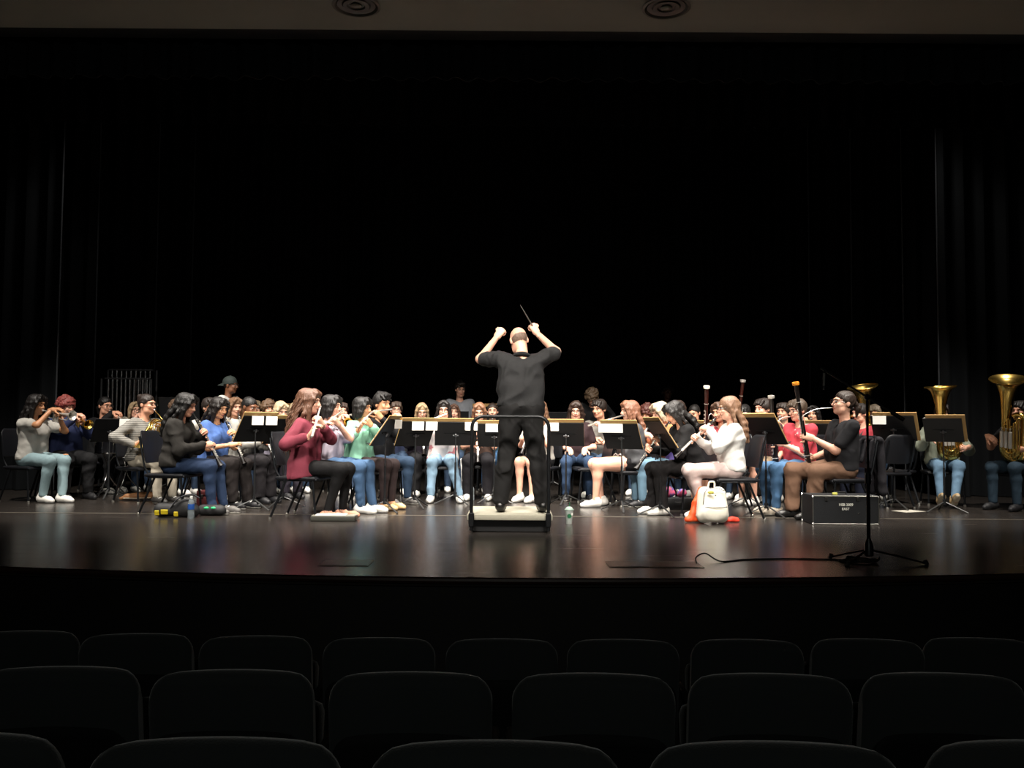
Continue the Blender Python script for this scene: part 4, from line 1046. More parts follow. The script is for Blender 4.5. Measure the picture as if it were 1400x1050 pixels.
I = sit('L8', 291, 10.45, 62, 'player in a bright blue T-shirt playing a clarinet', 'player in bright blue T-shirt', ts=.98, sk=OLIVE, hair=('long', '1c120d'), head=(0, 12, 0), lean=4, top=('tee', '4a78c8', .8), bottom=('trousers', '241d1c'), shoes=HIGH,
        hands=reed_hands((0, -.52, -.85)), legs={-1: (-.09, -.43, -.09, -.44, 0), 1: (.10, -.43, .10, -.48, 0)}); clarinet(I)
I = person('L9', 311, 12.7, 75, 'standing player in a white T-shirt and a backwards dark cap', 'standing player in white T-shirt and cap', ts=.97, fem=False, sk=BROWN, hair=('crop', '120c0a'), head=(10, 4, 0), hat='cap', glasses=True, top=('tee', 'd4d2cc'), bottom=('trousers', '1a1a1d'), shoes=BS,
        stand=True, hands=lambda I: [(I['U'](-.2, -.3, .05), (0, -1, -.1), (0, 0, -1), 'grip'), (I['U'](.2, -.3, .05), (0, -1, -.1), (0, 0, -1), 'grip')], far=True)
I = sit('L10', 319, 12.1, 40, 'player in a cream top beside the bright blue T-shirt, partly hidden', 'player in cream top behind the blue T-shirt', ts=1.03, sk=FAIR, hair=('bob', '8f6238'), head=(0, 6, 0), far=True, top=('sweater', 'b5a88e'), hands=reed_hands()); clarinet(I)
I = sit('L11', 333, 11.15, 58, 'player in a black and grey jacket leaning to the stand with a clarinet', 'player in black and grey jacket', ts=1.02, fem=False, sk=BROWN, hair=('crop', '100c0b'), head=(4, 10, 0), lean=5, top=('jacket', '8f8d88'), bottom=('trousers', '1f1b1f'), shoes=BS, hands=reed_hands((0, -.55, -.84)),
        mats={'top': mat('two_tone_jacket', '1a1a1c', .8, kind='blotch', col2='a5a29a', scale=3.0)}); clarinet(I)
I = sit('L12', 347, 13.3, 30, 'back row player in a grey top beside the capped standing player', 'back row player in grey top', ts=1.02, fem=False, sk=FAIR, hair=('short', '9c8058'), far=True, top=('tee', '6d6a66'), hands=trumpet_hands()); trumpet(I)
I = sit('L13a', 366, 12.7, 30, 'back row player in brown peeking over the stand with two white cards', 'back row player in brown', ts=1.0, sk=LIGHT, hair=('curly', '7a5632'), far=True, top=('sweater', '5a4630'), hands=trumpet_hands()); trumpet(I)
I = sit('L13b', 381, 11.9, 40, 'player in a lilac grey shirt with a clarinet behind two overlapping stands', 'player in lilac grey shirt', ts=.97, sk=FAIR, hair=('bob', 'd2b27e'), head=(0, 18, 0), top=('shirt', '8a8396'), bottom=('trousers', '2a2430'), shoes=BS, hands=reed_hands(), far=True); clarinet(I)
I = sit('L13c', 403, 13.0, 25, 'back row player in white beside the maroon sweater', 'back row player in white', ts=.98, sk=FAIR, hair=('bob', 'd9bd8a'), far=True, top=('tee', 'c5c0b6'), hands=trumpet_hands()); trumpet(I)
I = sit('L15', 418, 9.3, 80, 'player in a long maroon sweater and black leggings playing a flute', 'player in long maroon sweater', ts=1.05, build=1.08, sk=FAIR, hair=('longwavy', '7a4a2a'), head=(5, 4, 0), top=('sweater', '8f2b42', 1.75, -.12), bottom=('leggings', '121113'), shoes=('flat', 'c98f74', '8a5a48', 'c98f74'),
        hands=flute_hands((-.86, -.22, -.46)), legs={-1: (-.08, -.44, -.07, -.28, 0), 1: (.10, -.44, .10, -.38, 0)}, fine=1.15); flute(I)
I = sit('L16', 449, 9.95, 72, 'player in a white and lilac T-shirt and blue jeans playing a flute', 'player in white and lilac T-shirt', ts=1.0, build=1.15, sk=FAIR, hair=('bob', '1d1715'), head=(5, 5, 0), top=('tee', 'c9bdd0', .9), bottom=('jeans', '3f6690'), shoes=WS, hands=flute_hands((-.93, -.1, -.3)),
        legs={-1: (-.08, -.44, -.08, -.46, 0), 1: (.12, -.44, .12, -.5, 0)}); flute(I)
I = sit('L17', 467, 12.7, 20, 'back row player in dark red between two flute players', 'back row player in dark red', ts=.97, fem=False, sk=FAIR, hair=('short', '4a3022'), far=True, top=('tee', '6b1d22'), hands=trumpet_hands()); trumpet(I)
I = sit('L18', 491, 10.4, 66, 'player in a mint green sweater and brown trousers playing a flute', 'player in mint green sweater', ts=.99, build=1.05, sk=OLIVE, hair=('bob', '15100e'), head=(8, 6, 0), top=('sweater', '86d2b0', 1.8, -.06), bottom=('leggings', '3a2b2b'), shoes=FLATS, hands=flute_hands((-.9, -.3, -.25)), fine=1.1); flute(I)
I = sit('L19', 519, 11.15, 46, 'player in a black sweater and dark blue jeans playing a flute', 'player in black sweater and dark jeans', ts=1.08, fem=False, build=1.05, sk=OLIVE, hair=('quiff', '14100e'), head=(10, 3, 0), top=('sweater', '17171a'), bottom=('jeans', '26405c'), shoes=GS, hands=flute_hands((-.98, -.05, -.12)), knee=.13); flute(I)
I = sit('L20', 541, 12.8, 12, 'back row player in navy with glasses beside the black sweater', 'back row player in navy with glasses', ts=1.0, fem=False, sk=FAIR, hair=('short', '4e3826'), far=True, glasses=True, top=('tee', '26304e'), hands=trumpet_hands()); trumpet(I)
# --- centre
I = sit('C1', 576, 12.5, 10, 'player in dark plum behind the stand with two hanging white cards', 'player in dark plum top', ts=.97, sk=FAIR, hair=('bob', 'c9a368'), head=(0, 12, 0), glasses=True, far=True, top=('sweater', '2a2230'), bottom=('trousers', '17161a'), hands=reed_hands()); clarinet(I)
I = sit('C2', 606, 11.65, 4, 'player in a white and pink top, light blue jeans and white sneakers', 'player in white and pink top', ts=.99, sk=FAIR, hair=('long', '1c1411'), head=(0, 6, 0), glasses=True, top=('tee', 'c9b6bc'), bottom=('jeans', '7fa6c4'), shoes=WS, hands=flute_hands((-.9, -.3, -.35)), mats={'top': mat('floral_white', 'd0c6c4', .85, kind='blotch', col2='b8646e', scale=9, p=.08)},
        legs={-1: (-.13, -.43, -.15, -.42, 0), 1: (.11, -.43, .22, -.42, 0)}); flute(I)
I = sit('C2b', 620, 13.3, 5, 'player in olive under the tall percussion stand', 'player in olive', ts=.97, sk=FAIR, hair=('long', '6b4226'), far=True, top=('tee', '4d5036'), hands=reed_hands()); clarinet(I)
I = person('C3', 628, 14.2, 8, 'standing player in a pale grey shirt at the back behind a tall stand', 'standing player in pale grey shirt', ts=.985, fem=False, sk=FAIR, hair=('quiff', '20160f'), head=(8, 12, 0), top=('tee', 'aab0bb'), bottom=('trousers', '1a1a1d'), shoes=BS, stand=True, far=True,
        hands=lambda I: [(I['U'](-.2, -.32, .08), (.2, -1, -.1), (0, 0, -1), 'grip'), (I['U'](.2, -.32, .08), (-.2, -1, -.1), (0, 0, -1), 'grip')])
I = sit('C4', 655, 12.0, 0, 'player in a brown top and black track pants with white side stripes', 'player in brown top and striped track pants', ts=.97, sk=FAIR, hair=('bob', '9a6236'), head=(0, 14, 0), glasses=True, top=('tee', '5a4238'), bottom=('track', '17141a', 1), shoes=WS, hands=reed_hands((0, -.45, -.9)), knee=.13); clarinet(I)
I = sit('C5', 673, 13.1, 0, 'back row player in teal beside the conductor', 'back row player in teal', ts=1.0, sk=FAIR, hair=('tail', '3a281c'), far=True, top=('tee', '2c4a55'), bottom=('jeans', '2a5a86'), hands=reed_hands()); clarinet(I)
I = sit('C6', 738, 11.7, -28, 'player in black shorts and white sneakers half hidden behind the conductor', 'player in black shorts behind the conductor', ts=1.0, sk=FAIR, hair=('long', '8a5a34'), top=('tee', 'b8b2a8'), bottom=('shorts', '151417'), shoes=WS, hands=reed_hands(), far=True); clarinet(I)
I = sit('C7', 787, 12.0, 0, 'player in a dark maroon T-shirt and blue jeans with bare forearms down', 'player in dark maroon T-shirt', ts=1.0, build=1.12, sk=FAIR, hair=('longwavy', '3e271a'), head=(-4, 8, 0), glasses=True, top=('tee', '331d22'), bottom=('jeans', '2c486c'), shoes=('sneaker', '1c1c1e', 'e9e6df', 'efeeea'), knee=.15)
I = sit('C8', 822, 12.5, -22, 'player in a grey cardigan resting crossed arms behind an empty chair back', 'player in grey cardigan', ts=1.06, fem=False, sk=LIGHT, hair=('short', '2a1c14'), head=(-18, 4, 0), lean=4, top=('jacket', '77716a', 1.4), bottom=('jeans', '3d5878'), hands=crossed_hands())
I = person('C9', 812, 13.9, -10, 'standing player in a black sweater bending down at the back', 'bending player in black sweater', ts=.98, fem=False, sk=FAIR, hair=('curly', '6d5233'), head=(-6, 22, 0), lean=30, top=('sweater', '1a1b1d'), bottom=('trousers', '17171a'), shoes=BS, stand=True, far=True,
        hands=lambda I: [(I['U'](-.1, -.35, .12), (.2, -1, -.5), (0, 0, -1), 'grip'), (I['U'](.34, -.22, .22), (.2, -.8, -.6), (0, 0, -1), 'grip')])
I = sit('C10', 864, 10.9, -78, 'player in a grey sweater and black shorts with white trim, legs bare', 'player in grey sweater and black shorts', ts=.98, build=1.3, sk=FAIR, hair=('long', '9a5a30'), head=(-4, 4, 0), top=('sweater', '55565a'), bottom=('shorts', '1b1a1e', 1, .36), shoes=WS, hands=flute_hands((-.9, -.4, -.2)),
        legs={-1: (-.10, -.46, -.10, -.36, 0), 1: (.10, -.48, .09, -.50, 0)}); flute(I)
I = sit('C11', 886, 12.9, -30, 'back row player in rust behind the stand with tan edge', 'back row player in rust', ts=.99, sk=LIGHT, hair=('curly', '6b2c1c'), head=(0, 20, 0), far=True, top=('sweater', '6b3a24'), hands=horn_hands()); horn(I)
# --- right side
I = sit('R1', 913, 10.95, -70, 'player in a purple, yellow and orange top, light jeans and black high-top sneakers', 'player in purple and orange top', ts=.98, sk=FAIR, hair=('bob', 'd6bd92'), head=(0, 14, 0), lean=6, top=('tee', '5a3f86'), bottom=('jeans', '6f9cb8'), shoes=HIGH, hands=reed_hands(),
        mats={'top': mat('bright_print', 'd9742c', .85, kind='blotch', col2='4a3a86', scale=4)}); clarinet(I)
I = person('R1b', 912, 15.6, 0, 'player standing in the dark at the back in black', 'player standing in the dark', ts=1.0, fem=False, sk=DEEP, hair=('afro', '0d0a09'), top=('shirt', '101012'), bottom=('trousers', '101012'), shoes=BS, stand=True, far=True)
I = sit('R2', 928, 12.1, -40, 'player in charcoal just behind the one in purple and orange', 'player in charcoal', ts=1.03, sk=FAIR, hair=('longbangs', '3a261a'), head=(-10, 4, 0), far=True, top=('sweater', '2c2c30'), hands=reed_hands()); clarinet(I)
I = sit('R3', 944, 10.0, -76, 'player all in black with white sneakers leaning forward with a clarinet', 'player all in black with white sneakers', ts=.99, sk=LIGHT, hair=('long', '1a1412'), head=(0, 16, 0), lean=14, top=('sweater', '131214', 1.93, -.14), bottom=('trousers', '1d1a1b'), shoes=WS, hands=reed_hands((0, -.60, -.80)),
        legs={-1: (-.08, -.44, -.08, -.42, 0), 1: (.09, -.44, .09, -.38, 0)}, fine=1.1); clarinet(I)
I = sit('R4', 951, 12.9, -35, 'back row player in black with a brass horn between bassoons', 'back row player in black with horn', ts=1.0, fem=False, sk=LIGHT, hair=('crop', '1c1612'), head=(0, 16, 0), far=True, top=('tee', '1a1a1d'), hands=trumpet_hands()); trumpet(I, True)
I = sit('R5', 1000, 9.5, -88, 'player in a white sweater, pale pink trousers and glasses playing an oboe', 'player in white sweater and pale pink trousers', ts=1.0, sk=FAIR, hair=('longbangs', '95653c'), head=(0, 6, 0), glasses=True, top=('sweater', 'f0eee8'), bottom=('jeans', 'e4c8c2'), shoes=WS, hands=reed_hands((0, -.72, -.69), .22, .36),
        legs={-1: (-.09, -.45, -.09, -.30, 0), 1: (.10, -.47, .09, -.33, 0)}, fine=1.15); clarinet(I, 'oboe', True, True, 'oboe covered in bright silver keys played by the player in white sweater')
I = sit('R5b', 988, 10.75, -55, 'player in a red floral top holding a bassoon behind the white sweater', 'player in red floral top', ts=.97, sk=LIGHT, hair=('long', '5a3a24'), head=(0, 10, 0), top=('tee', 'a3202c', .62, -.10), bottom=('skirt', '7c1a24'), shoes=FLATS, hands=bassoon_hands((-.20, -.10, .40), (.02, -.30, 1.47)), mats={'top': mat('red_floral', '9c1d2b', .8, kind='blotch', col2='d9b0ac', scale=8, p=.06)}); bassoon(I, IVORY, MAPLE, 'with white bell ring')
I = sit('R6', 1019, 12.3, -35, 'player in dark grey behind the tan folder, crown showing', 'player in dark grey', ts=.98, fem=False, sk=LIGHT, hair=('short', '1e1815'), head=(0, 16, 0), far=True, top=('tee', '3a3a40'), hands=bassoon_hands((-.1, -.2, .45), (.10, -.35, 1.62))); bassoon(I, SILVER, MAPLE, 'with silver bell ring')
I = sit('R7', 1046, 11.35, -48, 'player in a dark red plaid shirt playing a trumpet', 'player in dark red plaid shirt', ts=1.05, fem=False, sk=FAIR, hair=('short', '2a1a12'), head=(-14, 4, 0), top=('shirt', '2b1a20'), bottom=('shorts', 'a98e6c'), shoes=WS, hands=trumpet_hands(), mats={'top': mat('plaid_shirt', '241a20', .85, kind='plaid', col2='5c2a30', scale=10)}); trumpet(I)
I = sit('R8', 1094, 10.2, -66, 'player in a bright red T-shirt with white print and rolled blue jeans playing a bassoon', 'player in bright red T-shirt and rolled jeans', ts=1.0, build=1.12, fem=False, sk=FAIR, hair=('short', '5a4632'), head=(0, 10, 0), glasses=True, top=('tee', 'd0213a', .85), bottom=('jeans', '3f6f9c'), shoes=('sneaker', 'b9ad9c', 'd9d3c6', 'd9d3c6'),
        hands=bassoon_hands((-.14, -.24, .34), (.0, -.42, 1.34)), mats={'top': mat('red_printed_cotton', 'd0213a', .85, kind='blotch', col2='e0d8d2', scale=13, p=.14)}, legs={-1: (-.11, -.46, -.10, -.40, 0), 1: (.11, -.46, .10, -.44, 0)}); bassoon(I, SILVER, WOODB, 'in black')
I = sit('R8b', 1072, 11.95, -40, 'player in turquoise behind the bright red T-shirt', 'player in turquoise', ts=1.0, sk=LIGHT, hair=('short', '3a2a20'), far=True, top=('tee', '2a8fae'), hands=trumpet_hands()); trumpet(I)
I = sit('R9', 1150, 9.6, -84, 'player in a black polo shirt and brown trousers playing a dark bassoon', 'player in black polo shirt', ts=1.10, build=1.2, fem=False, sk=FAIR, hair=('tail', '3a281c'), head=(0, -2, 0), lean=-4, glasses=True, top=('polo', '222226'), bottom=('trousers', '7f5a40'), shoes=DRESS,
        hands=bassoon_hands((-.18, -.26, .36), (.02, -.52, 1.47)), legs={-1: (-.14, -.50, -.14, -.50, 0), 1: (.14, -.36, .12, -.40, 0)}, fine=1.15, face='w'); bassoon(I, mat('orange_bell_ring', 'd98a2c', .35), WOODB, 'with orange bell ring')
I = sit('R9b', 1113, 12.4, -35, 'player in black seen behind the arm of the polo shirt', 'player in black behind the polo shirt', ts=.96, sk=LIGHT, hair=('long', '17110f'), far=True, top=('tee', '1c1c20'), hands=trumpet_hands()); trumpet(I)
I = sit('R10', 1178, 11.2, -38, 'player in a red T-shirt with a dark neck strap and dark jeans', 'player in red T-shirt and dark jeans', ts=.97, fem=False, sk=FAIR, hair=('short', '20160f'), head=(-25, 6, 0), top=('tee', 'b01c30'), bottom=('jeans', '1a2036'), shoes=GS, hands=sax_hands()); sax(I)
U_ = I['U']; MB().tube(smooth_path([U_(0, .07, .475), U_(-.075, .0, .465), U_(-.05, -.13, .36), U_(-.03, -.19, .25), U_(.03, -.14, .36), U_(.075, .0, .465), U_(0, .07, .475)], 4), .012, 6, flat=.5).build('neck_strap', RUBBER, I['root'])
I = sit('R10b', 1196, 12.5, -20, 'player in beige hidden behind a brass tuba bell', 'player in beige behind the red T-shirt', ts=1.0, fem=False, sk=LIGHT, hair=('short', '8a765a'), head=(0, 10, 0), far=True, top=('sweater', '9a8a72'), hands=tuba_hands((12, -9))); tuba(I, 1.08)
I = sit('R11', 1288, 11.4, -14, 'player in a pale green jacket and blue jeans hidden behind a tuba', 'player in pale green jacket', ts=.98, fem=False, sk=FAIR, hair=('short', '2a1d15'), top=('jacket', '98a08a'), bottom=('jeans', '5f86a6'), shoes=TANS, hands=tuba_hands((4, -4)), legs={-1: (-.13, -.43, -.13, -.52, 35), 1: (.10, -.43, .02, -.55, 35)}); tuba(I, 1.0)
I = sit('R12', 1397, 10.9, -58, 'player in a black T-shirt and blue jeans holding a large tuba', 'player in black T-shirt with tuba', ts=1.02, fem=False, sk=LIGHT, hair=('short', '17110e'), top=('tee', '131316', .55), bottom=('jeans', '2a4254'), shoes=BS, hands=tuba_hands((16, 10)), knee=.14); tuba(I, 1.12)
for I in SEAT:
    chair_at(I['loc'], I['yaw'], 'black orchestra chair under the %s' % I['who'])
# --- the conductor
px_ = 712; dz = .165
def cond_hands(I):
    return [(V((-.005, -.05, 0)) , (0, 0, 1), (0, -1, 0), 'fist')] * 2
CM = 8.42
def ch(I):
    inv = I['M'].inverted()
    def pt(px, py, d):
        dr = CAM.to_3x3() @ V(((px - 700) / F, (525 - py) / F, -1)); return inv @ (V((0, 0, CAMZ)) + dr * (d / dr.y))
    rh = pt(729, 447, CM + .24); lh = pt(685, 453, CM + .24)   # facing away: the body's right hand shows on the right
    I['rh'] = rh
    return [(rh, (.45, -.25, .8), (.4, -.9, 0), 'fist', (-1, -.1, -1.1)), (lh, (-.55, -.2, .8), (-.4, -.9, 0), 'fist', (1, -.1, -1.4))]
I = person('conductor', px_, CM, 180, 'conductor in a black polo shirt and black trousers with both arms raised on the podium', 'conductor', ts=1.075, build=1.2, fem=False, sk=FAIR, hair=('fringe', '8a6a54'), head=(10, 24, 8), lean=2, top=('polo', '2a2a2b', .78, .0), bottom=('trousers', '1b1a1a'), shoes=DRESS,
           stand=True, feet=[(-.21, .0), (.19, .0)], hands=ch, fine=1.45, z0=dz, face='w', drop=.03)
bp = V(I['rh']); b = thing('conducting_baton', 'thin dark baton raised in the right hand of the conductor', 'baton')
b.matrix_world = I['M'] @ Matrix.Translation(bp)
tip = I['M'].inverted() @ (V((xat(711, CM, 1.98), CM - .04, 0)) + V((0, 0, 1.0 + (580 - 417) / F * CM))) - bp
mb = MB(); mb.tube([V((0, 0, 0)), tip * .5, tip], [.008, .006, .003], 8); mb.build('shaft', mat('baton_grey', '6a6763', .5), b)
mb = MB(); mb.ell(tip * -.08, (.013, .013, .024), 10); mb.build('handle', mat('baton_cork', '8a6a48', .7), b)

# ------------------------------------------------------------------ music stands
ST = [
 (150, 11.45, 42, dict(wide=True, cards=(.75,), folder=False, wd=.42, hgt=.36), 'black music stand with one white card in front of the trumpet players'),
 (349, 10.1, 50, dict(cards=(-.2, .62), top=1.10), 'music stand with two white cards beside the bright blue T-shirt'),
 (388, 10.5, 52, dict(cards=(.6,), top=1.07), 'music stand with tan folder just behind the one with two cards'),
 (527, 9.95, 80, dict(cards=(.3, .8), top=1.07), 'music stand turned edge-on in front of the mint green sweater'),
 (568, 10.5, 32, dict(cards=(-.1, .7), top=1.05), 'music stand with two white cards in front of the black sweater'),
 (623, 11.0, 6, dict(cards=(.72,), top=1.05, wd=.52), 'music stand with one white card in front of the white and pink top'),
 (676, 11.2, -6, dict(cards=(-.1,), top=1.03), 'music stand with white card partly behind the podium rail'),
 (774, 11.1, -8, dict(cards=(-.72,), top=1.05), 'music stand with one white card in front of the dark maroon T-shirt'),
 (850, 10.25, -28, dict(cards=(-.75, -.1), top=1.04), 'music stand with two white cards in front of the grey sweater and shorts'),
 (882, 11.6, -45, dict(wide=True, cards=(-.7,), top=1.08), 'music stand with bright tan edge behind the grey sweater and shorts'),
 (903, 9.75, -76, dict(cards=(), top=1.07), 'music stand turned edge-on in front of the player all in black'),
 (966, 11.3, -20, dict(cards=(-.85,), top=1.05), 'music stand behind the oboe of the white sweater'),
 (1022, 11.0, -20, dict(cards=(-.1,), top=1.14), 'music stand with tan folder behind the white sweater'),
 (1047, 9.75, -58, dict(cards=(), top=1.12), 'tilted music stand in front of the bright red T-shirt'),
 (1115, 11.5, -20, dict(cards=(-.7,), top=1.06), 'music stand with tan folder behind the bassoon with orange bell ring'),
 (1222, 10.8, -34, dict(wide=True, cards=(-.55,), top=1.16, wd=.50, hgt=.39, tilt=40), 'wide music stand with broad tan folder and one card beside the empty chairs'),
 (1290, 10.4, -34, dict(wide=True, cards=(), top=1.13, wd=.42, tilt=40), 'music stand in front of the pale green jacket and tuba'),
 (620, 13.55, 6, dict(folder=False, top=1.22, wd=.46, tilt=18), 'tall black percussion stand in front of the standing pale grey shirt'),
 (672, 13.9, -4, dict(folder=True, top=1.30, wd=.60, tilt=18, hgt=.3), 'tall percussion stand with tan upper edge beside the conductor'),
 (756, 13.6, -4, dict(folder=False, top=1.22, wd=.46, tilt=18), 'tall black percussion stand on the far side of the conductor'),
 (404, 13.9, 10, dict(folder=True, top=1.28, wd=.46, tilt=24), 'tall percussion stand with tan folder behind the maroon sweater'),
 (243, 13.4, 10, dict(folder=False, top=1.40, wd=.62, tilt=10, hgt=.45), 'broad black percussion stand beside the tubular bells')]
for k, (px, d, yw, kw, lab) in enumerate(ST): music_stand(px, d, yw, lab, foot=k * 37 % 120, **kw)

# ------------------------------------------------------------------ podium with rail
pf = 8.16; pxm = 697; X0 = xat(697, pf, .1)
t = thing('conductor_podium', 'low podium with pale grey top, black base and black rail', 'podium', (X0, pf, 0))
mb = MB(); mb.box((0, .41, .0575), (.70, .76, .115), bevel=.008); mb.build('base', mat('podium_black', '101011', .55), t)
mb = MB(); mb.box((0, .40, .14), (.79, .84, .05), bevel=.006, seg=2); mb.build('deck', mat('podium_carpet', 'a09c8c', .85, var=.08, scale=60), t)
rail = mat('rail_black', '17181a', .4, .3)
zr = 1.07; xr = .355
mb = MB(); mb.tube([(-xr, -.035, .02), (-xr, -.035, zr - .1)] + arc((-xr + .1, -.035, zr - .1), .1, 180, 90, 6) + arc((xr - .1, -.035, zr - .1), .1, 90, 0, 6) + [(xr, -.035, .02)], .0165, 12); mb.build('rail', rail, t)
for s_ in (-1, 1):
    mb = MB(); mb.box((s_ * xr, -.035, .12), (.05, .045, .13), bevel=.008); mb.build('rail_socket', rail, t)
    for q in (-.02, .02):
        mb = MB(); mb.ell((s_ * xr + q, -.06, .035), (.006, .005, .006), 8); mb.build('bolt', CHROME, t)
    for y in (.1, .72):
        pass

# ------------------------------------------------------------------ boom microphone stand, cable
def T3(px, py): return floor_at(px, py)
bz = T3(1188, 770); by = bz.y; bx = bz.x
t = thing('microphone_stand', 'tall black boom microphone stand with tripod base at the stage edge', 'microphone stand', (bx, by, 0))
MS = mat('mic_stand_black', '1a1a1d', .38, .3)
s = F / by
def loc(px, z): return xat(px, by, z) - bx
mb = MB(); mb.tube([(0, 0, .1), (0, 0, .62)], .014, 10); mb.build('lower_tube', MS, t)
mb = MB(); mb.tube([(0, 0, .6), (0, 0, 1.24)], .0095, 10); mb.build('upper_tube', MS, t)
mb = MB(); mb.tube([(0, 0, .58), (0, 0, .66)], .021, 12); mb.build('clutch', MS, t)
mb = MB(); mb.lathe([(.02, .05), (.034, .06), (.03, .14), (.018, .17), (.016, .18)], 14); mb.build('hub', MS, t)
mb = MB(); mb.tube([(0.005, -.028, .11), (.005, -.03, .15)], .006, 6); mb.build('locking_screw', CHROME, t)
zb = 1.22
for px, dy in ((1150, -.13), (1152, .22), (1260, -.05)):
    e = V((loc(px, 0), dy, .012)); mb = MB(); mb.tube([(0, 0, .1), e.lerp(V((0, 0, .1)), .5) + V((0, 0, .004)), e], .0105, 8, flat=.7); lg = mb.build('leg', MS, t)
    mb = MB(); mb.tube([e + V((0, 0, .02)), e + V((e.x * .04, e.y * .04, -.011))], .0165, 8); mb.build('rubber_foot', RUBBER, lg)
# boom rises towards upper left
b0 = V((0, 0, zb)); b1 = V((loc(1130, 1.45), .12, 1.44)); u = (b1 - b0).normalized()
mb = MB(); mb.ell(b0, (.022, .03, .022), 10); mb.build('boom_clamp', MS, t)
mb = MB(); mb.tube(smooth_path([b0 - u * .22, b0, b1], 4), .0075, 8); mb.tube([b0 - u * .3, b0 - u * .2], .016, 10); mb.build('boom_arm', MS, t)
mc = tag(link('microphone', None), 'small pencil microphone hanging from the end of the boom', 'microphone'); mc.location = (bx + b1.x, by + b1.y, b1.z)
mb = MB(); mb.tube([(0, 0, .006), (.02, 0, -.02), (.022, 0, -.05)], .005, 8); mb.build('clip', MS, mc)
mb = MB(); mb.tube([(.024, 0, -.04), (.018, -.01, -.135)], .0095, 10); mb.build('body', mat('mic_grey', '9a9893', .35, .6), mc)
mb = MB(); mb.lathe([(.0095, 0), (.0105, -.004), (.0105, -.028), (.001, -.03)], 12, Matrix.Translation((.018, -.01, -.135)) @ Matrix.Rotation(R(5), 4, 'Y')); mb.build('grille', mat('mic_grille', '3a3a3c', .4, .8), mc)
# cable: coil by the base then along the floor to the floor pocket
CB = mat('cable_black', '0a0a0a', .6)
a = T3(1150, 766); e1 = T3(952, 771)
pts = [V((a.x, a.y, .006)), V(T3(1080, 765)) + V((0, 0, .006)), V(T3(1020, 766)) + V((0, 0, .006)), V(T3(985, 769)) + V((0, 0, .008)), V(T3(965, 766)) + V((0, 0, .05)), V(T3(952, 768)) + V((0, 0, .035)), V((e1.x, e1.y, .004))]
o = MB().tube(smooth_path(pts, 6), .0055, 7).build('microphone_cable', CB); tag(o, 'black cable running along the stage floor to the floor pocket', 'cable')
cc = T3(1172, 769); pts = []
for i in range(90):
    q = i / 89; an = 2 * math.pi * 5 * q; rd = .09 + .04 * math.sin(i * .37)
    pts.append((cc.x + rd * 1.25 * math.cos(an), cc.y + rd * .8 * math.sin(an), .006 + .035 * q * (.6 + .4 * math.sin(i))))
o = MB().tube(pts, .0055, 6).build('coiled_cable', CB); tag(o, 'coil of spare black cable under the microphone stand', 'cable')
# floor pockets
def pocket(px0, px1, py0, py1, lab):
    a = T3(px0, py1); b_ = T3(px1, py0); cx, cy = (a.x + b_.x) / 2, (a.y + b_.y) / 2; w_, d_ = abs(b_.x - a.x), abs(b_.y - a.y)
    t = thing('floor_pocket', lab, 'floor pocket', (cx, cy, 0), 0, 'floor pockets along the stage edge')
    mb = MB(); mb.box((0, 0, .0015), (w_, d_, .003), bevel=.001); mb.build('frame', mat('pocket_frame', '332e29', .32), t)
    for k in range(2):
        mb = MB(); mb.box(((k - .5) * w_ * .48, 0, .0037), (w_ * .45, d_ * .86, .0025), bevel=.001); mb.build('lid', mat('pocket_lid', '292521', .3), t)
pocket(833, 952, 768, 776, 'dark metal floor pocket at the end of the cable')
pocket(434, 512, 766, 774, 'dark metal floor pocket away from the cable')

# ------------------------------------------------------------------ large black instrument case with painted letters
cd_ = 9.0; cx0, cx1 = xat(1111, cd_, .15), xat(1202, cd_, .15); cw = cx1 - cx0; chh = .30
t = thing('instrument_case', 'large black hard case with silver edges and white stencilled letters', 'instrument case', ((cx0 + cx1) / 2, cd_, 0), 0)
mb = MB(); mb.box((0, .17, chh / 2), (cw - .008, .34, chh - .006), bevel=.004); mb.build('body', mat('case_vinyl', '15171a', .55, var=.2, scale=40, bump=.2), t)
EDG = mat('case_aluminium', '8d8d86', .35, .9)
hw_, zz = cw / 2, chh
for z in (.006, zz - .012):
    for y in (0, .34):
        mb = MB(); mb.box((0, y, z), (cw, .012, .012), bevel=.002); mb.build('edge_strip', EDG, t)
for s_ in (-1, 1):
    for y in (0, .34):
        mb = MB(); mb.box((s_ * (hw_ - .004), y, zz / 2), (.010, .010, zz - .02), bevel=.002); mb.build('edge_strip', EDG, t)
        for z in (.012, zz - .016):
            mb = MB(); mb.ell((s_ * (hw_ - .004), y, z), (.013, .013, .013), 8); mb.build('corner', CHROME, t)
for x in (-.2, .12):
    mb = MB(); mb.box((x, -.006, zz - .04), (.03, .008, .04), bevel=.002); mb.build('latch', mat('latch_dark', '3a3a38', .4, .7), t)
mb = MB(); mb.tube([(-.07, .17, zz - .004), (-.06, .17, zz + .018), (.06, .17, zz + .018), (.07, .17, zz - .004)], .007, 8); mb.build('handle', RUBBER, t)
mb = MB(); mb.ell((.13, -.008, .115), (.008, .005, .009), 8); mb.build('rivet', CHROME, t)
def text(body, size, loc_, parent, m, name='lettering', rot=(R(90), 0, 0)):
    cu = bpy.data.curves.new(name, 'FONT'); cu.body = body; cu.size = size; cu.align_x = 'CENTER'; cu.extrude = .0006; cu.offset = size * .02
    o = bpy.data.objects.new(name, cu); C.objects.link(o); dg = bpy.context.evaluated_depsgraph_get()
    me = bpy.data.meshes.new_from_object(o.evaluated_get(dg)); bpy.data.objects.remove(o); me.materials.append(m)
    k = link(name, me, parent); k.location = loc_; k.rotation_euler = rot; return k
WP = mat('white_stencil', 'd9d9cf', .6)
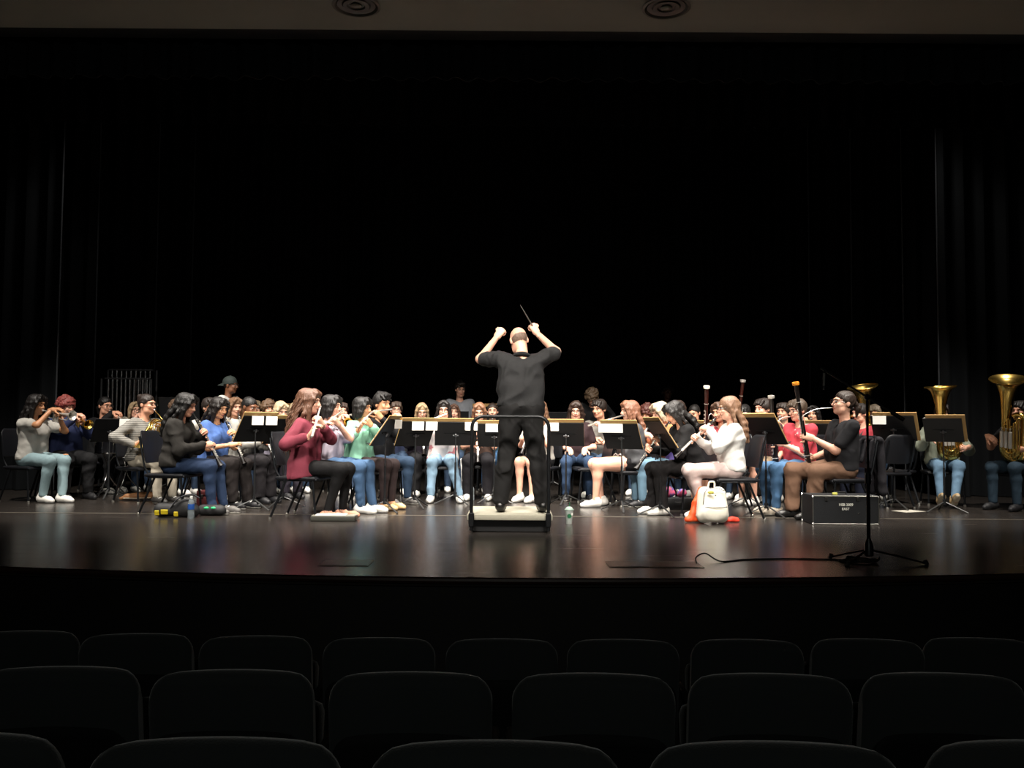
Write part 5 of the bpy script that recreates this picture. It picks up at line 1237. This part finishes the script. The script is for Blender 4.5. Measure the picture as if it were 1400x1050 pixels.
text('HSB 2009', .036, (.0, -.0075, .192), t, WP); text('EAST', .034, (-.005, -.0075, .150), t, WP)
# small yellow thing and mouthpieces lying on the case
o = MB().box((0, 0, .012), (.05, .03, .024), bevel=.006, seg=2).build('rosin_box', mat('pale_yellow', 'd9d86a', .5)); o.location = ((cx0 + cx1) / 2 - .09, cd_ + .06, chh - .003); tag(o, 'small pale yellow box lying on the large black case', 'box')
# ------------------------------------------------------------------ small things on the floor
def bottle(name, px, py, label, cap_, lab_, h=.23, r=.033, body='c9d6dc'):
    p = T3(px, py); t = thing(name, label, 'bottle', (p.x, p.y, 0))
    k = h / .23
    mb = MB(); mb.lathe([(.001, .004), (r * .9, .0), (r, .012), (r, .07 * k), (r * .9, .085 * k), (r, .10 * k), (r, .15 * k), (r * .75, .185 * k), (r * .38, .205 * k), (r * .36, .215 * k)], 16); mb.build('body', mat('bottle_plastic_' + body, body, .12, trans=.75), t)
    mb = MB(); mb.lathe([(r * .44, .205 * k), (r * .44, .232 * k), (.001, .234 * k)], 12); mb.build('cap', mat('cap_' + cap_, cap_, .4), t)
    if lab_:
        mb = MB(); mb.lathe([(r * 1.015, .095 * k), (r * 1.02, .096 * k), (r * 1.02, .15 * k), (r * 1.015, .151 * k)], 16); mb.build('label_band', mat('band_' + lab_, lab_, .5), t)
    return t
bottle('water_bottle', 261, 709, 'clear plastic water bottle with white cap and blue band beside the dark bags', 'e8e8e4', '1f4f9c')
bottle('water_bottle', 645, 684, 'clear bottle with pale cap standing beside the podium under the white and pink top', 'd5d5cf', None, .21)
bottle('sports_bottle', 302, 690, 'slim blue bottle standing under the bright blue T-shirt player', 'd9a23a', '2a62a8', .26, .03, '2a62a8')
p = T3(778, 716); t = thing('plastic_cup', 'tall clear iced drink cup with green round mark and white rim beside the podium', 'cup', (p.x, p.y, 0))
mb = MB(); mb.lathe([(.001, .004), (.030, .0), (.031, .004), (.044, .135), (.046, .14), (.042, .14), (.030, .008)], 24); mb.build('body', mat('cup_plastic', 'e9f0ec', .1, trans=.6), t)
mb = MB(); mb.lathe([(.001, .006), (.029, .006), (.032, .035), (.001, .036)], 20); mb.build('ice', mat('melted_ice', 'e9efe9', .2), t)
mb = MB(); mb.lathe([(.047, .136), (.049, .14), (.047, .146), (.041, .146), (.030, .165), (.018, .172), (.001, .172)], 20); mb.build('lid', mat('lid_plastic', 'b9cfc4', .15, trans=.5), t)
mb = MB(); mb.tube([(0, 0, .05), (.004, 0, .215)], .004, 8); mb.build('straw', mat('straw_green', '1f6b45', .4), t)
nv = []; 
mb = MB()
for i in range(8):
    for j in range(8):
        x, z = -1 + 2 * (i + .5) / 8, -1 + 2 * (j + .5) / 8
        if x * x + z * z <= 1.0:
            an = -math.pi / 2 + x * .5; zz_ = .08 + z * .022; rr_ = .0315 + .0128 * zz_ / .135 + .0012
            mb.box((rr_ * math.cos(an), rr_ * math.sin(an), zz_), (.0058, .002, .0058), rot=Matrix.Rotation(an + math.pi / 2, 3, 'Z'))
mb.build('round_mark', mat('mark_green', '14613c', .5), t)
mb = MB()
for z, wd in ((.106, .02), (.098, .024), (.09, .016)):
    an = -math.pi / 2 + .75; rr_ = .0315 + .0128 * z / .135 + .001
    mb.box((rr_ * math.cos(an), rr_ * math.sin(an), z), (wd, .002, .009), rot=Matrix.Rotation(an + math.pi / 2, 3, 'Z'))
mb.build('sticker', PAPER, t)
def blob(name, px, py, fn, h, label, cat, m, lo, hi, yaw=0):
    p = T3(px, py); f = Field(lo, hi, h); fn(f); v, q = f.net()
    o = link(name, np_mesh(name, [(v, q, 0)], [m])); o.location = p; o.rotation_euler.z = R(yaw); return tag(o, label, cat)
# dark duffel with yellow patches and curved strap
BAGB = mat('bag_black', '141416', .7, var=.2, scale=20)
def duffel(f):
    f.cap((-.16, 0, .075), (.18, .02, .07), .075, .07, .03); f.ell((.1, .02, .13), (.1, .07, .06), .04); f.wrinkle(.004, 45, 2); f.cut((0, 0, .002), (0, 0, -1))
o = blob('backpack', 240, 707, duffel, .012, 'black backpack with bright yellow patches lying under the dark hoodie player', 'bag', BAGB, (-.3, -.15, -.01), (.32, .16, .26), -4)
for x, z, w_ in ((-.165, .05, .05), (-.085, .06, .075), (.04, .04, .045)):
    mb = MB(); mb.box((x, -.081, z), (w_, .012, .05), bevel=.004, rot=Matrix.Rotation(R(8), 3, 'X')); mb.build('patch', mat('patch_yellow', 'd9bf1e', .6), o)
mb = MB(); mb.tube(smooth_path([(-.03, -.06, .10), (.05, -.05, .2), (.16, 0, .24), (.24, .03, .2)], 5), .02, 8, flat=.3); mb.build('strap', mat('strap_grey', '45474c', .6), o)
def bag2(f):
    f.cap((-.09, 0, .06), (.10, 0, .06), .06, .055, .03); f.wrinkle(.004, 50, 1); f.cut((0, 0, .002), (0, 0, -1))
o = blob('pouch', 289, 705, bag2, .011, 'dark pouch with bright green print beside the water bottle', 'bag', BAGB, (-.2, -.1, -.01), (.2, .1, .16))
for x in (-.04, .035):
    mb = MB(); mb.ell((x, -.045, .085), (.03, .02, .016), 10); mb.build('print', mat('print_green', '1fae6a', .5), o)
p = T3(285, 697); t = thing('clarinet_case', 'maroon instrument case standing under the chairs of the clarinet players', 'instrument case', (p.x, p.y + .1, 0), R(-8))
MAR = mat('case_maroon', '4a1416', .55, var=.15)
mb = MB(); mb.box((0, 0, .075), (.30, .16, .15), bevel=.012, seg=2); mb.build('bottom_shell', MAR, t)
mb = MB(); mb.box((0, 0, .184), (.30, .16, .06), bevel=.012, seg=2); mb.build('lid', MAR, t)
for x in (-.08, .08):
    mb = MB(); mb.box((x, -.082, .15), (.03, .008, .035), bevel=.002); mb.build('latch', CHROME, t)
def roll(f):
    f.cap((-.13, 0, .05), (.15, .02, .058), .038, .052, .02); f.cap((-.13, 0, .05), (-.2, -.01, .025), .03, .018, .02); f.wrinkle(.003, 60, 3); f.cut((0, 0, .002), (0, 0, -1))
o = blob('cloth_pouch', 188, 684, roll, .011, 'tan rolled cloth pouch on the floor beside the horn player in grey stripes', 'pouch', mat('tan_leather', '9a6a42', .6, var=.2), (-.26, -.1, -.01), (.24, .12, .15), 8)
mb = MB(); mb.tube(smooth_path([(-.16, -.035, .03), (0, -.052, .03), (.17, -.03, .035)], 4), .006, 6); mb.build('piping', mat('piping_pale', 'd9cdb8', .6), o)
# flat case with papers in front of the maroon sweater
p = T3(455, 713); t = thing('flat_case', 'flat dark folder with white sheets on top in front of the maroon sweater', 'folder', (p.x, p.y + .075, 0), 0)
mb = MB(); mb.box((0, 0, .028), (.455, .17, .05), bevel=.008, seg=2); mb.build('case', mat('flat_case_dark', '3a3a34', .5), t)
mb = MB(); mb.box((0, 0, .0555), (.44, .16, .006), bevel=.001); mb.build('rim', mat('flat_case_rim', '8f8c80', .5), t)
mb = MB(); mb.box((-.03, .01, .063), (.31, .13, .009), bevel=.001, rot=Matrix.Rotation(R(4), 3, 'Z')); mb.build('papers', PAPER, t)
p = T3(1242, 699); o = MB().box((0, 0, .0015), (.32, .22, .002)).build('paper_sheet', mat('dull_paper', 'a8a498', .7)); o.location = (p.x, p.y, 0); o.rotation_euler.z = R(25); tag(o, 'pale sheet of paper lying flat on the floor near the tuba players', 'paper')
# cream backpack with orange jacket
CREAM = mat('cream_canvas', 'e6e1d2', .8, var=.08, scale=20)
def pack(f):
    f.cap((-.085, .0, .09), (-.07, .02, .30), .085, .075, .06); f.cap((.085, .0, .09), (.07, .02, .30), .085, .075, .06); f.ell((0, -.075, .12), (.13, .06, .10), .03); f.wrinkle(.005, 40, 1.5); f.cut((0, 0, .002), (0, 0, -1))
o = blob('backpack', 974, 716, pack, .0125, 'cream canvas backpack on the floor in front of the pale pink trousers', 'backpack', CREAM, (-.22, -.18, -.01), (.22, .16, .42), 6)
PZ = mat('zip_dark', '3a362e', .5)
mb = MB(); mb.tube(smooth_path([(-.115, -.115, .18), (0, -.142, .178), (.115, -.115, .18)], 4), .005, 6); mb.tube(smooth_path([(-.12, -.07, .2), (-.1, -.085, .34), (0, -.09, .37), (.1, -.085, .34)], 4), .004, 6); mb.build('zip', PZ, o)
mb = MB(); mb.tube(smooth_path([(-.03, .05, .36), (-.02, .03, .42), (.03, .03, .42), (.04, .05, .36)], 4), .009, 8); mb.build('handle', CREAM, o)
mb = MB(); mb.ell((-.045, -.09, .325), (.035, .012, .018), 10); mb.build('pin_badge', mat('badge_yellow', 'cfc65a', .5), o)
mb = MB(); mb.ell((.0, -.10, .295), (.008, .006, .008), 8); mb.build('pin', PZ, o)
OR = mat('orange_fabric', 'e2521f', .6, var=.12, scale=14)
def jk(f):
    f.chain([(.06, .04, .34), (0, 0, .2), (-.05, -.03, .05)], [.028, .03, .04], .02); f.cap((-.09, -.03, .03), (.06, 0, .03), .034, .03, .02); f.wrinkle(.006, 70, 2); f.cut((0, 0, .002), (0, 0, -1))
blob('orange_jacket', 951, 714, jk, .011, 'orange jacket crumpled beside the cream backpack', 'jacket', OR, (-.2, -.12, -.01), (.18, .14, .42))
def rag(f):
    f.cap((-.05, 0, .025), (.05, .01, .025), .03, .024, .02); f.ell((.0, 0, .05), (.03, .02, .02), .02); f.wrinkle(.007, 90, 4); f.cut((0, 0, .002), (0, 0, -1))
blob('orange_scarf', 1001, 714, rag, .009, 'end of a red orange scarf beside the cream backpack', 'scarf', mat('red_orange_fabric', 'd9361f', .6, var=.12), (-.12, -.08, -.01), (.12, .09, .1))
# floral bags on the case under the player in black
p = T3(926, 697); t = thing('accessory_case', 'black accessory case under the chair of the player all in black', 'instrument case', (p.x + .02, p.y + .10, 0), 0)
mb = MB(); mb.box((0, 0, .07), (.38, .22, .14), bevel=.01, seg=2); mb.build('body', mat('case_vinyl_dark', '111113', .6), t)
mb = MB(); mb.tube([(-.05, -.11, .09), (-.045, -.128, .09), (.045, -.128, .09), (.05, -.11, .09)], .006, 7); mb.build('handle', RUBBER, t)
FL = mat('floral_print', 'c23a6a', .6, kind='blotch', col2='6a5fb8', scale=22)
for x, lab, sc in ((-.08, 'pink and violet floral pouch on the black accessory case, the taller one', 1.0), (.07, 'pink and violet floral pouch on the black accessory case, the smaller one', .8)):
    f = Field((-.1, -.08, -.005), (.1, .08, .2), .009); f.cap((-.03 * sc, 0, .04), (.03 * sc, 0, .05), .045 * sc, .04 * sc, .02); f.cap((-.02 * sc, 0, .09 * sc), (.02 * sc, 0, .10 * sc), .035 * sc, .03 * sc, .03); f.wrinkle(.004, 70, x * 20); f.cut((0, 0, .001), (0, 0, -1))
    v, q = f.net(); o = link('floral_pouch', np_mesh('floral_pouch', [(v, q, 0)], [FL])); o.location = (p.x + .0 + x, p.y + .06, .14); tag(o, lab, 'pouch')
    mb = MB(); mb.tube([(-.035 * sc, -.02, .115 * sc), (.035 * sc, -.02, .12 * sc)], .004, 6); mb.build('zip', PZ, o)
# empty chairs beside the wide stand, jacket over the chair of the polo player
for px, d, yw, lab in ((1207, 11.0, -160, 'empty orchestra chair turned away beside the red T-shirt and dark jeans'), (1216, 11.55, -165, 'empty orchestra chair just behind another one beside the wide stand'), (807, 11.55, -80, 'empty orchestra chair seen side-on in front of the grey cardigan')):
    chair_at((xat(px, d, .6), d, 0), yw, lab)
I = PEOPLE['R9']; Mw = I['M']
f = Field((-.26, .12, .2), (.27, .50, .92), .014)
f.cap((-.17, .335, .86), (.17, .335, .86), .035, .035, .02)
for x in (-.14, -.05, .05, .14): f.cap((x, .37, .84), (x * 1.1, .40 + .02 * math.sin(x * 40), .30), .035, .05, .04)
for x in (-.13, .0, .13): f.cap((x, .285, .84), (x, .235, .62), .022, .022, .03)
f.wrinkle(.006, 40, 1); v, q = f.net()
o = link('draped_jacket', np_mesh('draped_jacket', [(v, q, 0)], [cloth('26242a')])); o.matrix_world = Mw; tag(o, 'charcoal jacket hung over the chair back of the player in black polo shirt', 'jacket')
# ------------------------------------------------------------------ tubular bells
d = 13.2; x0, x1 = xat(147, d, 1.6), xat(207, d, 1.6); cx = (x0 + x1) / 2; wd = x1 - x0
t = thing('tubular_bells', 'rack of chrome tubular bells with black frame behind the trumpet players', 'tubular bells', (cx, d, 0), R(4))
z_hi = 1.0 + (580 - 4 - 506) / F * d; z_lo = 1.0 + (580 - 4 - 519) / F * d
for y, z, n, off in ((.12, z_hi, 9, -.02), (-.12, z_lo, 10, .02)):
    mb = MB(); mb.box((off, y, z + .012), (wd, .05, .022), bevel=.004); mb.build('rail', mat('bell_rail', '2a2a2c', .3, .6), t)
    for k in range(n):
        x = off - wd / 2 + .05 + (wd - .1) * k / (n - 1); zb_ = .25 + .35 * k / n
        mb = MB(); mb.tube([(x, y, zb_), (x, y, z - .02)], .017, 12); mb.lathe([(.017, z - .02), (.021, z - .02), (.021, z + .026), (.001, z + .03)], 12, Matrix.Translation((x, y, 0))); mb.build('bell_tube', mat('bell_chrome', '8a8a8c', .25, 1.0), t)
for s_ in (-1, 1):
    mb = MB(); mb.tube([(s_ * (wd / 2 + .03), .12, .03), (s_ * (wd / 2 + .03), .12, z_hi + .01)], .017, 8); mb.tube([(s_ * (wd / 2 + .03), -.12, .03), (s_ * (wd / 2 + .03), -.12, z_lo + .01)], .017, 8); mb.tube([(s_ * (wd / 2 + .03), -.32, .03), (s_ * (wd / 2 + .03), .32, .03)], .02, 8)
    mb.build('side_frame', STANDM, t)
mb = MB(); mb.tube([(-wd / 2 - .03, 0, .12), (wd / 2 + .03, 0, .12)], .014, 8); mb.build('cross_bar', STANDM, t)
# ------------------------------------------------------------------ drums behind the trumpet players
SHELL = mat('drum_shell_black', '0f0f12', .22, spec=.6); HEADM = mat('drum_head', '9a958c', .6)
def drum(px, d, z, r, h, lab, name='tom_drum', legs=True, tilt=0):
    x = xat(px, d, z); t = thing(name, lab, 'drum', (x, d, 0)); M = Matrix.Translation((0, 0, z)) @ Matrix.Rotation(R(tilt), 4, 'X')
    mb = MB(); mb.lathe([(r, -h / 2), (r, h / 2)], 28, M); mb.build('shell', SHELL, t)
    for e in (-1, 1):
        mb = MB(); mb.lathe([(r + .004, 0), (r + .008, .006), (r + .008, .022), (r - .002, .022)], 28, M @ Matrix.Translation((0, 0, e * h / 2 - .011))); mb.build('hoop', CHROME, t)
        mb = MB(); mb.lathe([(.001, 0), (r, 0)], 28, M @ Matrix.Translation((0, 0, e * (h / 2 - .002)))); mb.build('head', HEADM, t)
    for k in range(8):
        a = 2 * math.pi * k / 8; mb = MB(); mb.box(((r + .008) * math.cos(a), (r + .008) * math.sin(a), 0), (.016, .016, .05), M, bevel=.004); mb.tube([((r + .012) * math.cos(a), (r + .012) * math.sin(a), -h / 2), ((r + .012) * math.cos(a), (r + .012) * math.sin(a), h / 2)], .0035, 6, M); mb.build('lug', CHROME, t)
    for k in range(3):
        a = 2 * math.pi * k / 3 + .5; c, s_ = math.cos(a), math.sin(a)
        mb = MB(); mb.tube(smooth_path([(c * r * .8, s_ * r * .8, z - h / 2), (c * .03, s_ * .03, z - h / 2 - .12), (c * .03, s_ * .03, .25), (c * .24, s_ * .24, .008)], 4), .008, 7); mb.build('leg', CHROME, t)
drum(148, 11.85, .70, .16, .24, 'black tom drum with chrome lugs beside the navy hoodie')
drum(173, 12.05, .62, .175, .15, 'black snare drum on a chrome stand beside the grey striped sweater', 'snare_drum', tilt=8)
